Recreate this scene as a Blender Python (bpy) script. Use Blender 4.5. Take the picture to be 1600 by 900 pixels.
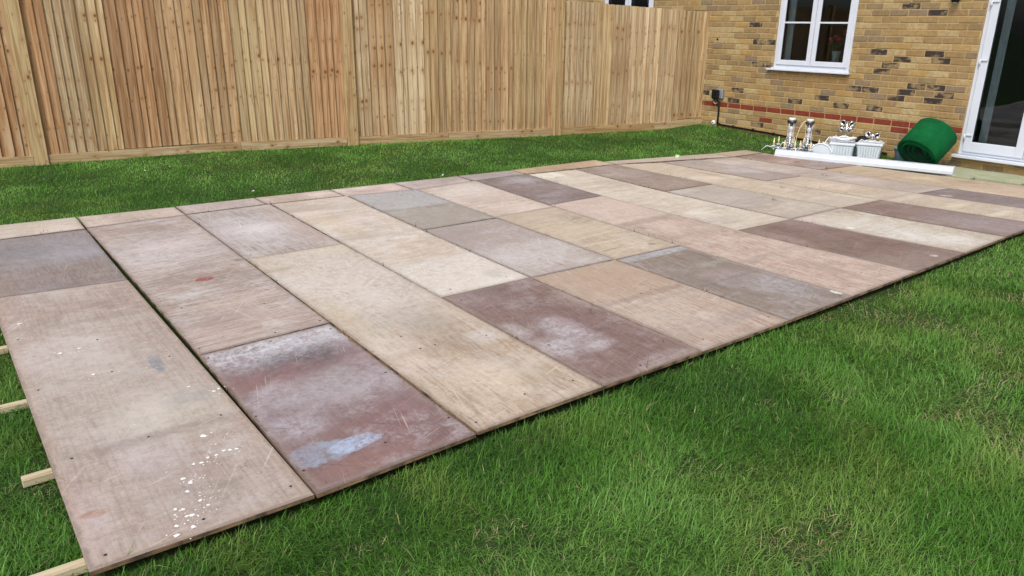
import bpy, math, random
import numpy as np
from mathutils import Vector, Matrix

random.seed(7)
rng = np.random.default_rng(11)
sc = bpy.context.scene
for o in list(bpy.data.objects):
    bpy.data.objects.remove(o)
C = sc.collection
R = math.radians

# ------------------------------------------------------------------ camera, sky, sun, exposure
CAM = Vector((-0.1114, -2.197, 1.5295))
cam_r = Vector((0.80150509, -0.59790088, 0.01020431))
cam_u = Vector((0.18924115, 0.26979727, 0.94413835))
cam_f = Vector((0.56725425, 0.75480061, -0.32939133))
cd = bpy.data.cameras.new('camera')
cd.sensor_width = 36.0
cd.lens = 1187.93 / 1600 * 36
cd.clip_start = 0.05
cd.clip_end = 500
co = bpy.data.objects.new('camera', cd)
C.objects.link(co)
m = Matrix((cam_r, cam_u, -cam_f)).transposed().to_4x4()
m.translation = CAM
co.matrix_world = m
sc.camera = co

SUN_EL, SUN_AZ = 50.0, 240.0           # azimuth measured clockwise from +Y: behind the camera, to its left
w = bpy.data.worlds.new('World')
sc.world = w
w.use_nodes = True
nt = w.node_tree
nt.nodes.clear()
sky = nt.nodes.new('ShaderNodeTexSky')
sky.sky_type = 'NISHITA'
sky.sun_disc = False
sky.sun_elevation = R(SUN_EL)
sky.sun_rotation = R(SUN_AZ)
sky.dust_density = 4.0
sky.air_density = 1.0
hs = nt.nodes.new('ShaderNodeHueSaturation')      # overcast: the blue is veiled by cloud
hs.inputs['Saturation'].default_value = 0.34
bg = nt.nodes.new('ShaderNodeBackground')
bg.inputs['Strength'].default_value = 0.15
wo = nt.nodes.new('ShaderNodeOutputWorld')
nt.links.new(sky.outputs[0], hs.inputs['Color'])
nt.links.new(hs.outputs[0], bg.inputs[0])
nt.links.new(bg.outputs[0], wo.inputs[0])

sd = bpy.data.lights.new('sun', 'SUN')
sd.energy = 1.5
sd.angle = R(14)
sd.color = (1.0, 0.985, 0.965)
so = bpy.data.objects.new('sun', sd)
C.objects.link(so)
sdir = Vector((math.sin(R(SUN_AZ)) * math.cos(R(SUN_EL)), math.cos(R(SUN_AZ)) * math.cos(R(SUN_EL)), math.sin(R(SUN_EL))))
so.rotation_euler = sdir.to_track_quat('Z', 'Y').to_euler()
so.location = (-6, -8, 12)

vs = sc.view_settings
vs.view_transform = 'Standard'
vs.look = 'None'
vs.exposure = 0.22
vs.gamma = 1.0

# ------------------------------------------------------------------ helpers: colour, nodes
def lin(c):
    c = c / 255.0
    return c / 12.92 if c <= 0.04045 else ((c + 0.055) / 1.055) ** 2.4

def S(r, g, b, k=1.0):
    return (min(lin(r) * k, .95), min(lin(g) * k, .95), min(lin(b) * k, .95), 1.0)

class N:
    """thin wrapper round a material's node tree"""
    def __init__(self, name):
        self.m = bpy.data.materials.new(name)
        self.m.use_nodes = True
        self.t = self.m.node_tree
        self.t.nodes.clear()
        self.out = self.t.nodes.new('ShaderNodeOutputMaterial')
    def n(self, typ, **kw):
        x = self.t.nodes.new(typ)
        for k, v in kw.items():
            setattr(x, k, v)
        return x
    def put(self, sock, v):
        if isinstance(v, bpy.types.NodeSocket):
            self.t.links.new(v, sock)
        elif v is not None:
            sock.default_value = v
    def math(self, op, a, b=None, clamp=False):
        x = self.n('ShaderNodeMath', operation=op, use_clamp=clamp)
        self.put(x.inputs[0], a)
        if b is not None:
            self.put(x.inputs[1], b)
        return x.outputs[0]
    def mix(self, f, a, b, blend='MIX'):
        x = self.n('ShaderNodeMix', data_type='RGBA', blend_type=blend)
        self.put(x.inputs[0], f); self.put(x.inputs[6], a); self.put(x.inputs[7], b)
        return x.outputs[2]
    def step(self, v, lo, hi, a=0.0, b=1.0):
        x = self.n('ShaderNodeMapRange', interpolation_type='SMOOTHSTEP')
        self.put(x.inputs[0], v)
        x.inputs[1].default_value = lo; x.inputs[2].default_value = hi
        x.inputs[3].default_value = a; x.inputs[4].default_value = b
        return x.outputs[0]
    def noise(self, vec, scale, detail=4, rough=0.55, dist=0.0):
        x = self.n('ShaderNodeTexNoise')
        self.put(x.inputs['Vector'], vec)
        x.inputs['Scale'].default_value = scale
        x.inputs['Detail'].default_value = detail
        x.inputs['Roughness'].default_value = rough
        x.inputs['Distortion'].default_value = dist
        return x.outputs[0]
    def map(self, vec, loc=(0, 0, 0), rot=(0, 0, 0), scale=(1, 1, 1)):
        x = self.n('ShaderNodeMapping')
        self.put(x.inputs[0], vec)
        x.inputs[1].default_value = loc; x.inputs[2].default_value = rot; x.inputs[3].default_value = scale
        return x.outputs[0]
    def bump(self, h, strength=0.3, dist=0.01):
        x = self.n('ShaderNodeBump')
        x.inputs['Strength'].default_value = strength
        x.inputs['Distance'].default_value = dist
        self.put(x.inputs['Height'], h)
        return x.outputs[0]
    def bsdf(self, col, rough=0.6, metal=0.0, normal=None, spec=0.5, **kw):
        b = self.n('ShaderNodeBsdfPrincipled')
        self.put(b.inputs['Base Color'], col)
        self.put(b.inputs['Roughness'], rough)
        self.put(b.inputs['Metallic'], metal)
        b.inputs['Specular IOR Level'].default_value = spec
        if normal is not None:
            self.put(b.inputs['Normal'], normal)
        for k, v in kw.items():
            self.put(b.inputs[k], v)
        self.t.links.new(b.outputs[0], self.out.inputs[0])
        return b
    def pos(self):
        return self.n('ShaderNodeNewGeometry').outputs['Position']
    def uv(self):
        return self.n('ShaderNodeUVMap').outputs[0]
    def obj(self):
        return self.n('ShaderNodeTexCoord').outputs['Object']

def simple(name, col, rough=0.5, metal=0.0, var=0.12, scale=30, spec=0.5, bump=0.0, **kw):
    k = N(name)
    p = k.obj()
    f = k.step(k.noise(p, scale, 5, .6), .3, .7)
    dark = tuple(c * (1 - var * 1.6) for c in col[:3]) + (1,)
    lite = tuple(min(c * (1 + var), .95) for c in col[:3]) + (1,)
    nm = k.bump(k.noise(p, scale * 3, 4), bump, .004) if bump else None
    k.bsdf(k.mix(f, dark, lite), rough, metal, nm, spec, **kw)
    return k.m

# ------------------------------------------------------------------ helpers: meshes, objects
class MB:
    def __init__(self):
        self.v, self.f, self.mi, self.sm = [], [], [], []
    def add(self, vs_, fs, mi=0, sm=False):
        b = len(self.v)
        self.v += [tuple(x) for x in vs_]
        for f in fs:
            self.f.append(tuple(b + i for i in f)); self.mi.append(mi); self.sm.append(sm)
    def box(self, lo, hi, mi=0):
        (x0, y0, z0), (x1, y1, z1) = lo, hi
        self.add([(x0, y0, z0), (x1, y0, z0), (x1, y1, z0), (x0, y1, z0), (x0, y0, z1), (x1, y0, z1), (x1, y1, z1), (x0, y1, z1)],
                 [(3, 2, 1, 0), (4, 5, 6, 7), (0, 1, 5, 4), (1, 2, 6, 5), (2, 3, 7, 6), (3, 0, 4, 7)], mi)
    def bbox(self, lo, hi, b=0.004, mi=0):
        """box with chamfered edges"""
        lo, hi = Vector(lo), Vector(hi)
        vv, idx = [], {}
        for sx in (0, 1):
            for sy in (0, 1):
                for sz in (0, 1):
                    cor = Vector((hi[0] if sx else lo[0], hi[1] if sy else lo[1], hi[2] if sz else lo[2]))
                    sg = Vector((-1 if sx else 1, -1 if sy else 1, -1 if sz else 1))
                    for ax in range(3):
                        q = cor.copy()
                        for a in range(3):
                            if a != ax:
                                q[a] += sg[a] * b
                        idx[(sx, sy, sz, ax)] = len(vv); vv.append(q)
        fs = []
        for ax in range(3):
            o1, o2 = (ax + 1) % 3, (ax + 2) % 3
            for s in (0, 1):
                cyc = [(0, 0), (1, 0), (1, 1), (0, 1)]
                if not s: cyc = cyc[::-1]
                f = []
                for a, c in cyc:
                    k = [0, 0, 0]; k[ax] = s; k[o1] = a; k[o2] = c
                    f.append(idx[(*k, ax)])
                fs.append(f)
            for a in (0, 1):                 # edges along axis ax
                for c in (0, 1):
                    k0 = [0, 0, 0]; k0[ax] = 0; k0[o1] = a; k0[o2] = c
                    k1 = list(k0); k1[ax] = 1
                    f = [idx[(*k0, o1)], idx[(*k1, o1)], idx[(*k1, o2)], idx[(*k0, o2)]]
                    if (a + c) % 2: f = f[::-1]
                    fs.append(f)
        for sx in (0, 1):
            for sy in (0, 1):
                for sz in (0, 1):
                    f = [idx[(sx, sy, sz, a)] for a in range(3)]
                    if (sx + sy + sz) % 2 == 0: f = f[::-1]
                    fs.append(f)
        self.add(vv, fs, mi)
    def tube(self, pts, r, seg=8, mi=0, cap=True):
        pts = [Vector(q) for q in pts]
        rs = r if isinstance(r, (list, tuple)) else [r] * len(pts)
        prev = None
        vv = []
        for i, q in enumerate(pts):
            t = (pts[min(i + 1, len(pts) - 1)] - pts[max(i - 1, 0)]).normalized()
            if prev is None:
                a = t.cross(Vector((0, 0, 1)))
                if a.length < 1e-3: a = t.cross(Vector((1, 0, 0)))
                a.normalize()
            else:
                a = (prev - t * prev.dot(t)).normalized()
            prev = a
            b = t.cross(a)
            for k in range(seg):
                an = 2 * math.pi * k / seg
                vv.append(q + (a * math.cos(an) + b * math.sin(an)) * rs[i])
        fs = []
        for i in range(len(pts) - 1):
            for k in range(seg):
                k2 = (k + 1) % seg
                fs.append((i * seg + k, i * seg + k2, (i + 1) * seg + k2, (i + 1) * seg + k))
        if cap:
            fs.append(tuple(range(seg))[::-1]); fs.append(tuple((len(pts) - 1) * seg + k for k in range(seg)))
        self.add(vv, fs, mi, True)
    def lathe(self, prof, center=(0, 0, 0), seg=16, mi=0):
        cx, cy, cz = center
        vv = [(cx + r * math.cos(2 * math.pi * k / seg), cy + r * math.sin(2 * math.pi * k / seg), cz + z) for r, z in prof for k in range(seg)]
        fs = [(i * seg + k, i * seg + (k + 1) % seg, (i + 1) * seg + (k + 1) % seg, (i + 1) * seg + k) for i in range(len(prof) - 1) for k in range(seg)]
        fs.append(tuple(range(seg))[::-1]); fs.append(tuple((len(prof) - 1) * seg + k for k in range(seg)))
        self.add(vv, fs, mi, True)
    def mesh(self, name, mats):
        me = bpy.data.meshes.new(name)
        me.from_pydata(self.v, [], self.f)
        for mt in (mats if isinstance(mats, (list, tuple)) else [mats]):
            me.materials.append(mt)
        me.polygons.foreach_set('material_index', self.mi)
        me.polygons.foreach_set('use_smooth', self.sm)
        me.update()
        return me
    def build(self, name, mats, parent=None, loc=None, rot=None):
        return link(name, self.mesh(name, mats), parent, loc, rot)

def link(name, me, parent=None, loc=None, rot=None):
    o = bpy.data.objects.new(name, me)
    C.objects.link(o)
    if parent is not None: o.parent = parent
    if loc is not None: o.location = loc
    if rot is not None: o.rotation_euler = rot
    return o

def tag(o, label=None, cat=None, group=None, kind=None):
    for k, v in (('label', label), ('category', cat), ('group', group), ('kind', kind)):
        if v: o[k] = v
    return o

def empty(name, loc=(0, 0, 0), rot=None):
    return link(name, None, None, loc, rot)

# smooth value noise in numpy, used for lie of the land and for the grass
_tab = rng.random((64, 64))
def vnoise(x, y, s, seed=0):
    x = np.asarray(x, float) * s + 13.7 * seed + 100; y = np.asarray(y, float) * s + 7.3 * seed + 100
    xi, yi = np.floor(x).astype(int), np.floor(y).astype(int)
    fx, fy = x - xi, y - yi
    fx = fx * fx * (3 - 2 * fx); fy = fy * fy * (3 - 2 * fy)
    T = lambda a, b: _tab[a % 64, b % 64]
    return (T(xi, yi) * (1 - fx) + T(xi + 1, yi) * fx) * (1 - fy) + (T(xi, yi + 1) * (1 - fx) + T(xi + 1, yi + 1) * fx) * fy
def sstep(x, a, b):
    t = np.clip((np.asarray(x, float) - a) / (b - a), 0, 1)
    return t * t * (3 - 2 * t)

# ------------------------------------------------------------------ layout constants
WALL = 9.315                                    # outer face of the house wall (faces -X)
FA = np.array([0.74, 7.74]); FB = np.array([9.27, 5.60])          # the fence line
FD = (FB - FA) / np.linalg.norm(FB - FA)
FN = np.array([FD[1], -FD[0]])                  # towards the camera
def fence_dist(x, y):
    return (np.asarray(x) - FA[0]) * FN[0] + (np.asarray(y) - FA[1]) * FN[1]
def gz(x, y):
    x = np.asarray(x, float); y = np.asarray(y, float)
    df = fence_dist(x, y)
    z = -0.058 + 0.085 * sstep(df, 2.7, 0.15) * (0.35 + .65 * sstep(x, 0.3, 2.6)) + 0.055 * sstep(x, 8.35, 9.3)
    z = z + 0.016 * (vnoise(x, y, 1.1, 1) - .5) * sstep(-y, 0.0, .5) + 0.006 * (vnoise(x, y, 2.6, 2) - .5)
    return z

# column lines of the floor (x as a function of y), near edge, from surveying the photograph
LINES = {0: [(0, 0), (1.1, -.02), (2.28, -.05), (4.8, -.12)], 1: [(0, .69), (1.41, .70), (2.8, .685), (4.31, .668), (4.75, .668)],
         2: [(0, 1.37), (1.43, 1.39), (4.33, 1.40), (4.7, 1.42)], 3: [(0, 2.05), (1.43, 2.09), (2.79, 2.09), (4.34, 2.13)],
         4: [(0, 2.73), (1.41, 2.745), (2.84, 2.77), (4.26, 2.82)], 5: [(0, 3.45), (1.37, 3.47), (2.79, 3.465), (4.15, 3.49)],
         6: [(0, 4.12), (1.36, 4.09), (2.27, 4.11), (2.89, 4.14), (4.2, 4.20)], 7: [(.04, 4.93), (1.4, 4.81), (2.02, 4.79), (2.93, 4.80), (4.19, 4.86)],
         8: [(.06, 5.67), (1.38, 5.50), (2.1, 5.44), (2.73, 5.45), (4.09, 5.49)], 9: [(.07, 6.39), (1.37, 6.24), (2.71, 6.10), (4.09, 6.08)],
         10: [(.08, 7.08), (1.16, 6.88), (1.79, 6.79), (2.62, 6.70), (3.87, 6.64)], 11: [(.1, 7.65), (1.28, 7.45), (1.97, 7.32), (2.43, 7.25), (3.75, 7.14)],
         12: [(.1, 8.16), (1.22, 7.96), (2.5, 7.81), (3.67, 7.69)], 13: [(.1, 8.92), (1.49, 8.64), (2.61, 8.40), (3.68, 8.27)]}
FIT = {k: np.polyfit([q[0] for q in v], [q[1] for q in v], 2) for k, v in LINES.items()}
def lx(k, y): return float(np.polyval(FIT[k], y))

# ------------------------------------------------------------------ the ground
k = N('soil_and_thatch')
p = k.pos()
f1 = k.noise(p, 9, 6, .65); f2 = k.noise(p, 60, 5, .7)
c = k.mix(k.step(f1, .35, .65), (0.020, 0.045, 0.010, 1), (0.035, 0.070, 0.014, 1))
c = k.mix(k.step(f2, .45, .75), c, (0.050, 0.042, 0.022, 1))
k.bsdf(c, .95, 0, k.bump(f2, .6, .02), .2)
M_soil = k.m
xs = np.unique(np.concatenate([[-200, -90, -40, -20, -10], np.arange(-6, 11.01, .2), [14, 20, 40, 90, 200]]))
ys = np.unique(np.concatenate([[-200, -90, -40, -20, -10], np.arange(-6, 9.01, .2), [12, 20, 40, 90, 200]]))
X, Y = np.meshgrid(xs, ys)
Z = gz(X, Y)
mb = MB()
nx = len(xs)
mb.add(list(zip(X.ravel(), Y.ravel(), Z.ravel())), [(j * nx + i, j * nx + i + 1, (j + 1) * nx + i + 1, (j + 1) * nx + i) for j in range(len(ys) - 1) for i in range(nx - 1)], 0, True)
ground = mb.build('ground', M_soil)
tag(ground, 'lawn soil that the whole garden stands on', None, None, 'structure')

# ------------------------------------------------------------------ the plywood floor
IL = 1.0 / 1.02          # how much brighter than its own colour a flat board shows in this light
def P(r, g, b):
    m_ = .3 * r + .59 * g + .11 * b
    r, g, b = [m_ + (q - m_) * .96 for q in (r, g, b)]
    return S(r, g, b, IL)

k = N('plywood_edge')
p = k.pos()
g = k.noise(k.map(p, scale=(2, 2, 260)), 1.0, 3, .6)
c = k.mix(k.step(g, .4, .6), S(112, 84, 62), S(160, 130, 100))
c = k.mix(k.step(k.noise(p, 11, 5, .6), .42, .66), c, S(70, 55, 44))
k.bsdf(c, .85)
M_edge = k.m

def ply_mat(name, w_, l_, base, alt, seed, scuff=.4, scuff_c=(202, 198, 196), dirt=.35, dirt_c=(104, 96, 88), grain=.45, scratch=.35, edge=.35, edge_c=None, patches=(), rough=.62, speck=.5):
    k = N(name)
    uv0 = k.uv()
    uv = k.map(uv0, loc=(seed * 3.17, seed * 5.31, seed * 1.7))
    sep = k.n('ShaderNodeSeparateXYZ'); k.put(sep.inputs[0], uv0)
    s, t = sep.outputs[0], sep.outputs[1]
    big = k.noise(uv, 2.1, 6, .62)
    c = k.mix(k.step(big, .36, .64), P(*base), P(*alt))
    med = k.noise(k.map(uv, scale=(1.0, 2.4, 1)), 7.0, 7, .68, .3)
    c = k.mix(k.step(med, .35, .72, 0, .55), c, k.mix(1.0, c, S(214, 206, 198), 'MULTIPLY'))
    ga, gb = 58 + 50 * ((seed * .618) % 1), 2.2 + 4.5 * ((seed * .377) % 1)
    gr = k.noise(k.map(k.map(uv, rot=(0, 0, .05 * math.sin(seed * 3))), scale=(ga, gb, 1) if seed % 4 else (gb, ga, 1)), 1.0, 5, .65, .7)
    c = k.mix(k.step(gr, .42, .66, 0, min(1, grain * 1.25)), c, k.mix(1.0, c, S(190, 172, 158), 'MULTIPLY'))
    gr2 = k.noise(k.map(k.map(uv, rot=(0, 0, .3 * math.sin(seed))), scale=(24, 1.6, 1)), 1.0, 4, .6, 1.8)
    c = k.mix(k.step(gr2, .52, .74, 0, grain * .55), c, P(*[min(255, x + 26) for x in base]))
    gt1 = k.noise(k.map(uv, scale=(1, 1.6, 1), loc=(2, 6, 0)), 46, 8, .82)
    c = k.mix(k.step(gt1, .44, .66, 0, .55), c, k.mix(1.0, c, S(196, 188, 182), 'MULTIPLY'))
    gt2 = k.noise(k.map(uv, scale=(1.7, 1, 1), loc=(7, 3, 0)), 15, 9, .8)
    c = k.mix(k.step(gt2, .52, .72, 0, .42), c, P(*[min(255, x + 24) for x in alt]))
    c = k.mix(k.step(gt2, .46, .30, 0, .40), c, P(*[int(x * .84) for x in base]))
    # scuffed, chalky zones
    sc_n = k.noise(k.map(uv, loc=(9, 2, 0)), 3.0, 12, .82)
    sc_f = k.noise(k.map(uv, scale=(60, 9, 1), rot=(0, 0, .5)), 1.0, 4, .7)
    scm = k.math('MULTIPLY', k.step(sc_n, .49, .62), k.step(gt1, .30, .60, .45, 1))
    c = k.mix(k.math('MULTIPLY', scm, scuff), c, P(*scuff_c))
    # dirt and mould
    dn = k.math('MULTIPLY', k.step(k.noise(k.map(uv, loc=(4, 8, 0)), 3.3, 6, .6), .5, .70), k.step(k.noise(uv, 38, 5, .72), .40, .66))
    c = k.mix(k.math('MULTIPLY', dn, dirt), c, P(*dirt_c))
    # patches with a place of their own
    dis = k.n('ShaderNodeTexNoise'); k.put(dis.inputs['Vector'], uv); dis.inputs['Scale'].default_value = 8; dis.inputs['Detail'].default_value = 9; dis.inputs['Roughness'].default_value = .76
    for (cx, cy, rx, ry, col, amt, soft, jag) in patches:
        dx = k.math('DIVIDE', k.math('SUBTRACT', s, cx), rx)
        dy = k.math('DIVIDE', k.math('SUBTRACT', t, cy), ry)
        r2 = k.math('SQRT', k.math('ADD', k.math('MULTIPLY', dx, dx), k.math('MULTIPLY', dy, dy)))
        r2 = k.math('ADD', r2, k.math('MULTIPLY', k.math('SUBTRACT', dis.outputs[0], .5), jag))
        mk = k.step(r2, 1.0 + soft, 1.0 - soft, 0, 1)
        br = k.step(k.noise(k.map(uv, loc=(cx * 7, cy * 3, 0)), 24, 10, .86), .40, .60, .22, 1)
        c = k.mix(k.math('MULTIPLY', k.math('MULTIPLY', mk, br), amt), c, P(*col))
    # worn rim
    d = k.math('MINIMUM', k.math('MINIMUM', s, k.math('SUBTRACT', w_, s)), k.math('MINIMUM', t, k.math('SUBTRACT', l_, t)))
    d = k.math('ADD', d, k.math('MULTIPLY', k.math('SUBTRACT', med, .5), .06))
    ec = edge_c or tuple(int(x * .78) for x in base)
    c = k.mix(k.step(d, .055, .0, 0, edge), c, P(*ec))
    c = k.mix(k.step(d, .018, .002, 0, .55), c, P(*[int(x * .62) for x in base]))
    # scratches: two hatchings
    for i, an in enumerate((.35 + .2 * math.sin(seed * 2), -.55 + .3 * math.cos(seed), 1.2)):
        sn = k.noise(k.map(k.map(uv, rot=(0, 0, an)), scale=(150, 2.2, 1), loc=(i * 7, seed, 0)), 1.0, 2, .5, .6)
        ms = k.math('MULTIPLY', k.step(sn, .655, .71), k.step(k.noise(uv, 3.1 + i, 3), .44, .58))
        c = k.mix(k.math('MULTIPLY', ms, scratch), c, P(*((88, 74, 70) if i == 1 else tuple(min(255, x + 46) for x in base))))
    # specks
    sp = k.noise(uv, 150, 2, .5)
    c = k.mix(k.step(sp, .70, .76, 0, speck), c, P(84, 74, 68))
    sp2 = k.noise(k.map(uv, loc=(3, 3, 3)), 110, 2, .5)
    c = k.mix(k.step(sp2, .71, .77, 0, speck * .8), c, P(222, 218, 212))
    rg = k.step(big, .3, .7, rough - .06, rough + .12)
    hgt = k.math('ADD', k.math('MULTIPLY', gr, .5), k.math('MULTIPLY', sp, .35))
    k.bsdf(c, rg, 0, k.bump(hgt, .22, .002), .4)
    return k.m

def sheet(label, quad, mat_kw, dz=0.0, name='plywood_sheet', cols=None, group='plywood sheets of the temporary floor', thick=.018, screws=()):
    """quad: left line(y) / right line(y) functions sampled along the length; quad = (xl0, y0l, xr0, y0r, y1l, y1r, kl, kr)"""
    kl, kr, y0l, y0r, y1l, y1r = quad
    if y0l < .12:                                          # front ends do not line up exactly
        jn = random.uniform(-.006, .014); y0l += jn; y0r += jn + random.uniform(-.004, .004)
    nseg = 5
    L, Rr = [], []
    gap = random.uniform(.0022, .0048)
    for i in range(nseg + 1):
        f = i / nseg
        yl = y0l + (y1l - y0l) * f; yr = y0r + (y1r - y0r) * f
        L.append(Vector(((lx(kl, yl) if not callable(kl) else kl(yl)) + gap, yl, 0))); Rr.append(Vector(((lx(kr, yr) if not callable(kr) else kr(yr)) - gap, yr, 0)))
    L[0].y += gap * .2; Rr[0].y += gap * .2; L[-1].y -= gap; Rr[-1].y -= gap
    org = (L[0] + Rr[0] + L[-1] + Rr[-1]) / 4
    tx, ty = random.uniform(-.003, .003), random.uniform(-.0016, .0016)
    b = .0022
    vv, fs, uvs = [], [], []
    def q(pt, z, ins=0.0):
        d = pt - org
        return (d.x, d.y, z + tx * d.x + ty * d.y)
    W0 = (Rr[0] - L[0]).length; L0 = (L[-1] - L[0]).length
    rows = []
    for i in range(nseg + 1):
        f = i / nseg
        a, c_ = L[i], Rr[i]
        e = (c_ - a).normalized() * b
        yy = b if i == 0 else (-b if i == nseg else 0)
        rows.append((a + e + Vector((0, yy, 0)), c_ - e + Vector((0, yy, 0)), a, c_, f))
    for a_in, c_in, a, c_, f in rows:
        for pt, z, u in ((a, -thick, 0), (a, -b, 0), (a_in, 0, b), (c_in, 0, W0 - b), (c_, -b, W0), (c_, -thick, W0)):
            vv.append(q(pt, z)); uvs.append((u, f * L0))
    mi = []
    for i in range(nseg):
        for j in range(5):
            fs.append((i * 6 + j, i * 6 + j + 1, (i + 1) * 6 + j + 1, (i + 1) * 6 + j)); mi.append(1 if j in (0, 4) else 0)
        fs.append((i * 6 + 5, i * 6, (i + 1) * 6, (i + 1) * 6 + 5)); mi.append(1)
    e = nseg * 6
    fs += [(0, 5, 4, 1), (1, 4, 3, 2), (e + 1, e + 4, e + 5, e), (e + 2, e + 3, e + 4, e + 1)]; mi += [1, 0, 1, 0]
    me = bpy.data.meshes.new(name)
    me.from_pydata(vv, [], fs)
    me.polygons.foreach_set('material_index', mi)
    uvl = me.uv_layers.new(name='UVMap')
    flat = np.empty(len(me.loops) * 2)
    vi = np.empty(len(me.loops), int); me.loops.foreach_get('vertex_index', vi)
    uvl.data.foreach_set('uv', np.array(uvs)[vi].ravel())
    me.update()
    x0, y0 = L[0].x, L[0].y
    kw = dict(mat_kw)
    pn = random.Random(kw['seed'] * 17 + 3)
    auto = []
    bs = kw['base']
    for _ in range(max(3, int(3.2 * L0))):                  # stains of its own on every sheet
        dk_ = pn.random() < .62
        f_ = pn.uniform(.68, .86) if dk_ else 1
        colr_ = tuple(int(q_ * f_) for q_ in (bs[0], bs[1] * .985, bs[2] * .97)) if dk_ else tuple(min(255, int(q_ + pn.uniform(12, 26))) for q_ in (bs[0], bs[1], bs[2] + 4))
        auto.append((pn.uniform(0, W0), pn.uniform(0, L0), pn.uniform(.04, .26), pn.uniform(.03, .24), colr_, pn.uniform(.35, .75), pn.uniform(.4, .8), pn.uniform(1.3, 2.2)))
    for f_ in ((.5,) if L0 < 1.6 else (.27, .5, .76)):      # dirt printed through along the battens
        if L0 > .8 and pn.random() < .7:
            auto.append((W0 / 2, L0 * f_ + pn.uniform(-.05, .05), W0 * .62, pn.uniform(.018, .04), tuple(int(q_ * .76) for q_ in bs), pn.uniform(.3, .6), .7, 1.0))
    pt = [(cx - x0, cy - y0, rx, ry, col, amt, so_, jg) for (cx, cy, rx, ry, col, amt, so_, jg) in kw.pop('patches', ())]
    me.materials.append(ply_mat('worn_plywood', W0, L0, patches=auto + pt, **kw))
    me.materials.append(M_edge)
    o = link(name, me, None, (org.x, org.y, dz))
    tag(o, label, 'plywood', group)
    for (sx, sy) in screws:
        s = link('screw', SCREW, o, (sx - org.x, sy - org.y, .0008 + tx * (sx - org.x) + ty * (sy - org.y)))
    return o, org

M_screw = simple('dark_screw', S(62, 54, 50), .5, .4)
mb = MB(); mb.lathe([(.0056, -.003), (.0056, 0), (.004, .0006), (.0012, .0002)], seg=8)
SCREW = mb.mesh('screw', M_screw)

PINK, LILAC, CREAM, TAN, MAUVE, BROWN, GREY = (186, 170, 160), (192, 184, 182), (207, 196, 180), (190, 169, 142), (142, 130, 130), (136, 113, 105), (166, 158, 150)
T = 'plywood sheet'
near = {0: 0, 1: -.02, 2: 0, 3: 0, 4: 0, 5: 0, 6: .012, 7: .03, 8: .055, 9: .07, 10: .08, 11: .09, 12: .1, 13: .1}
def col(c_): return (c_, c_ + 1)

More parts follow.
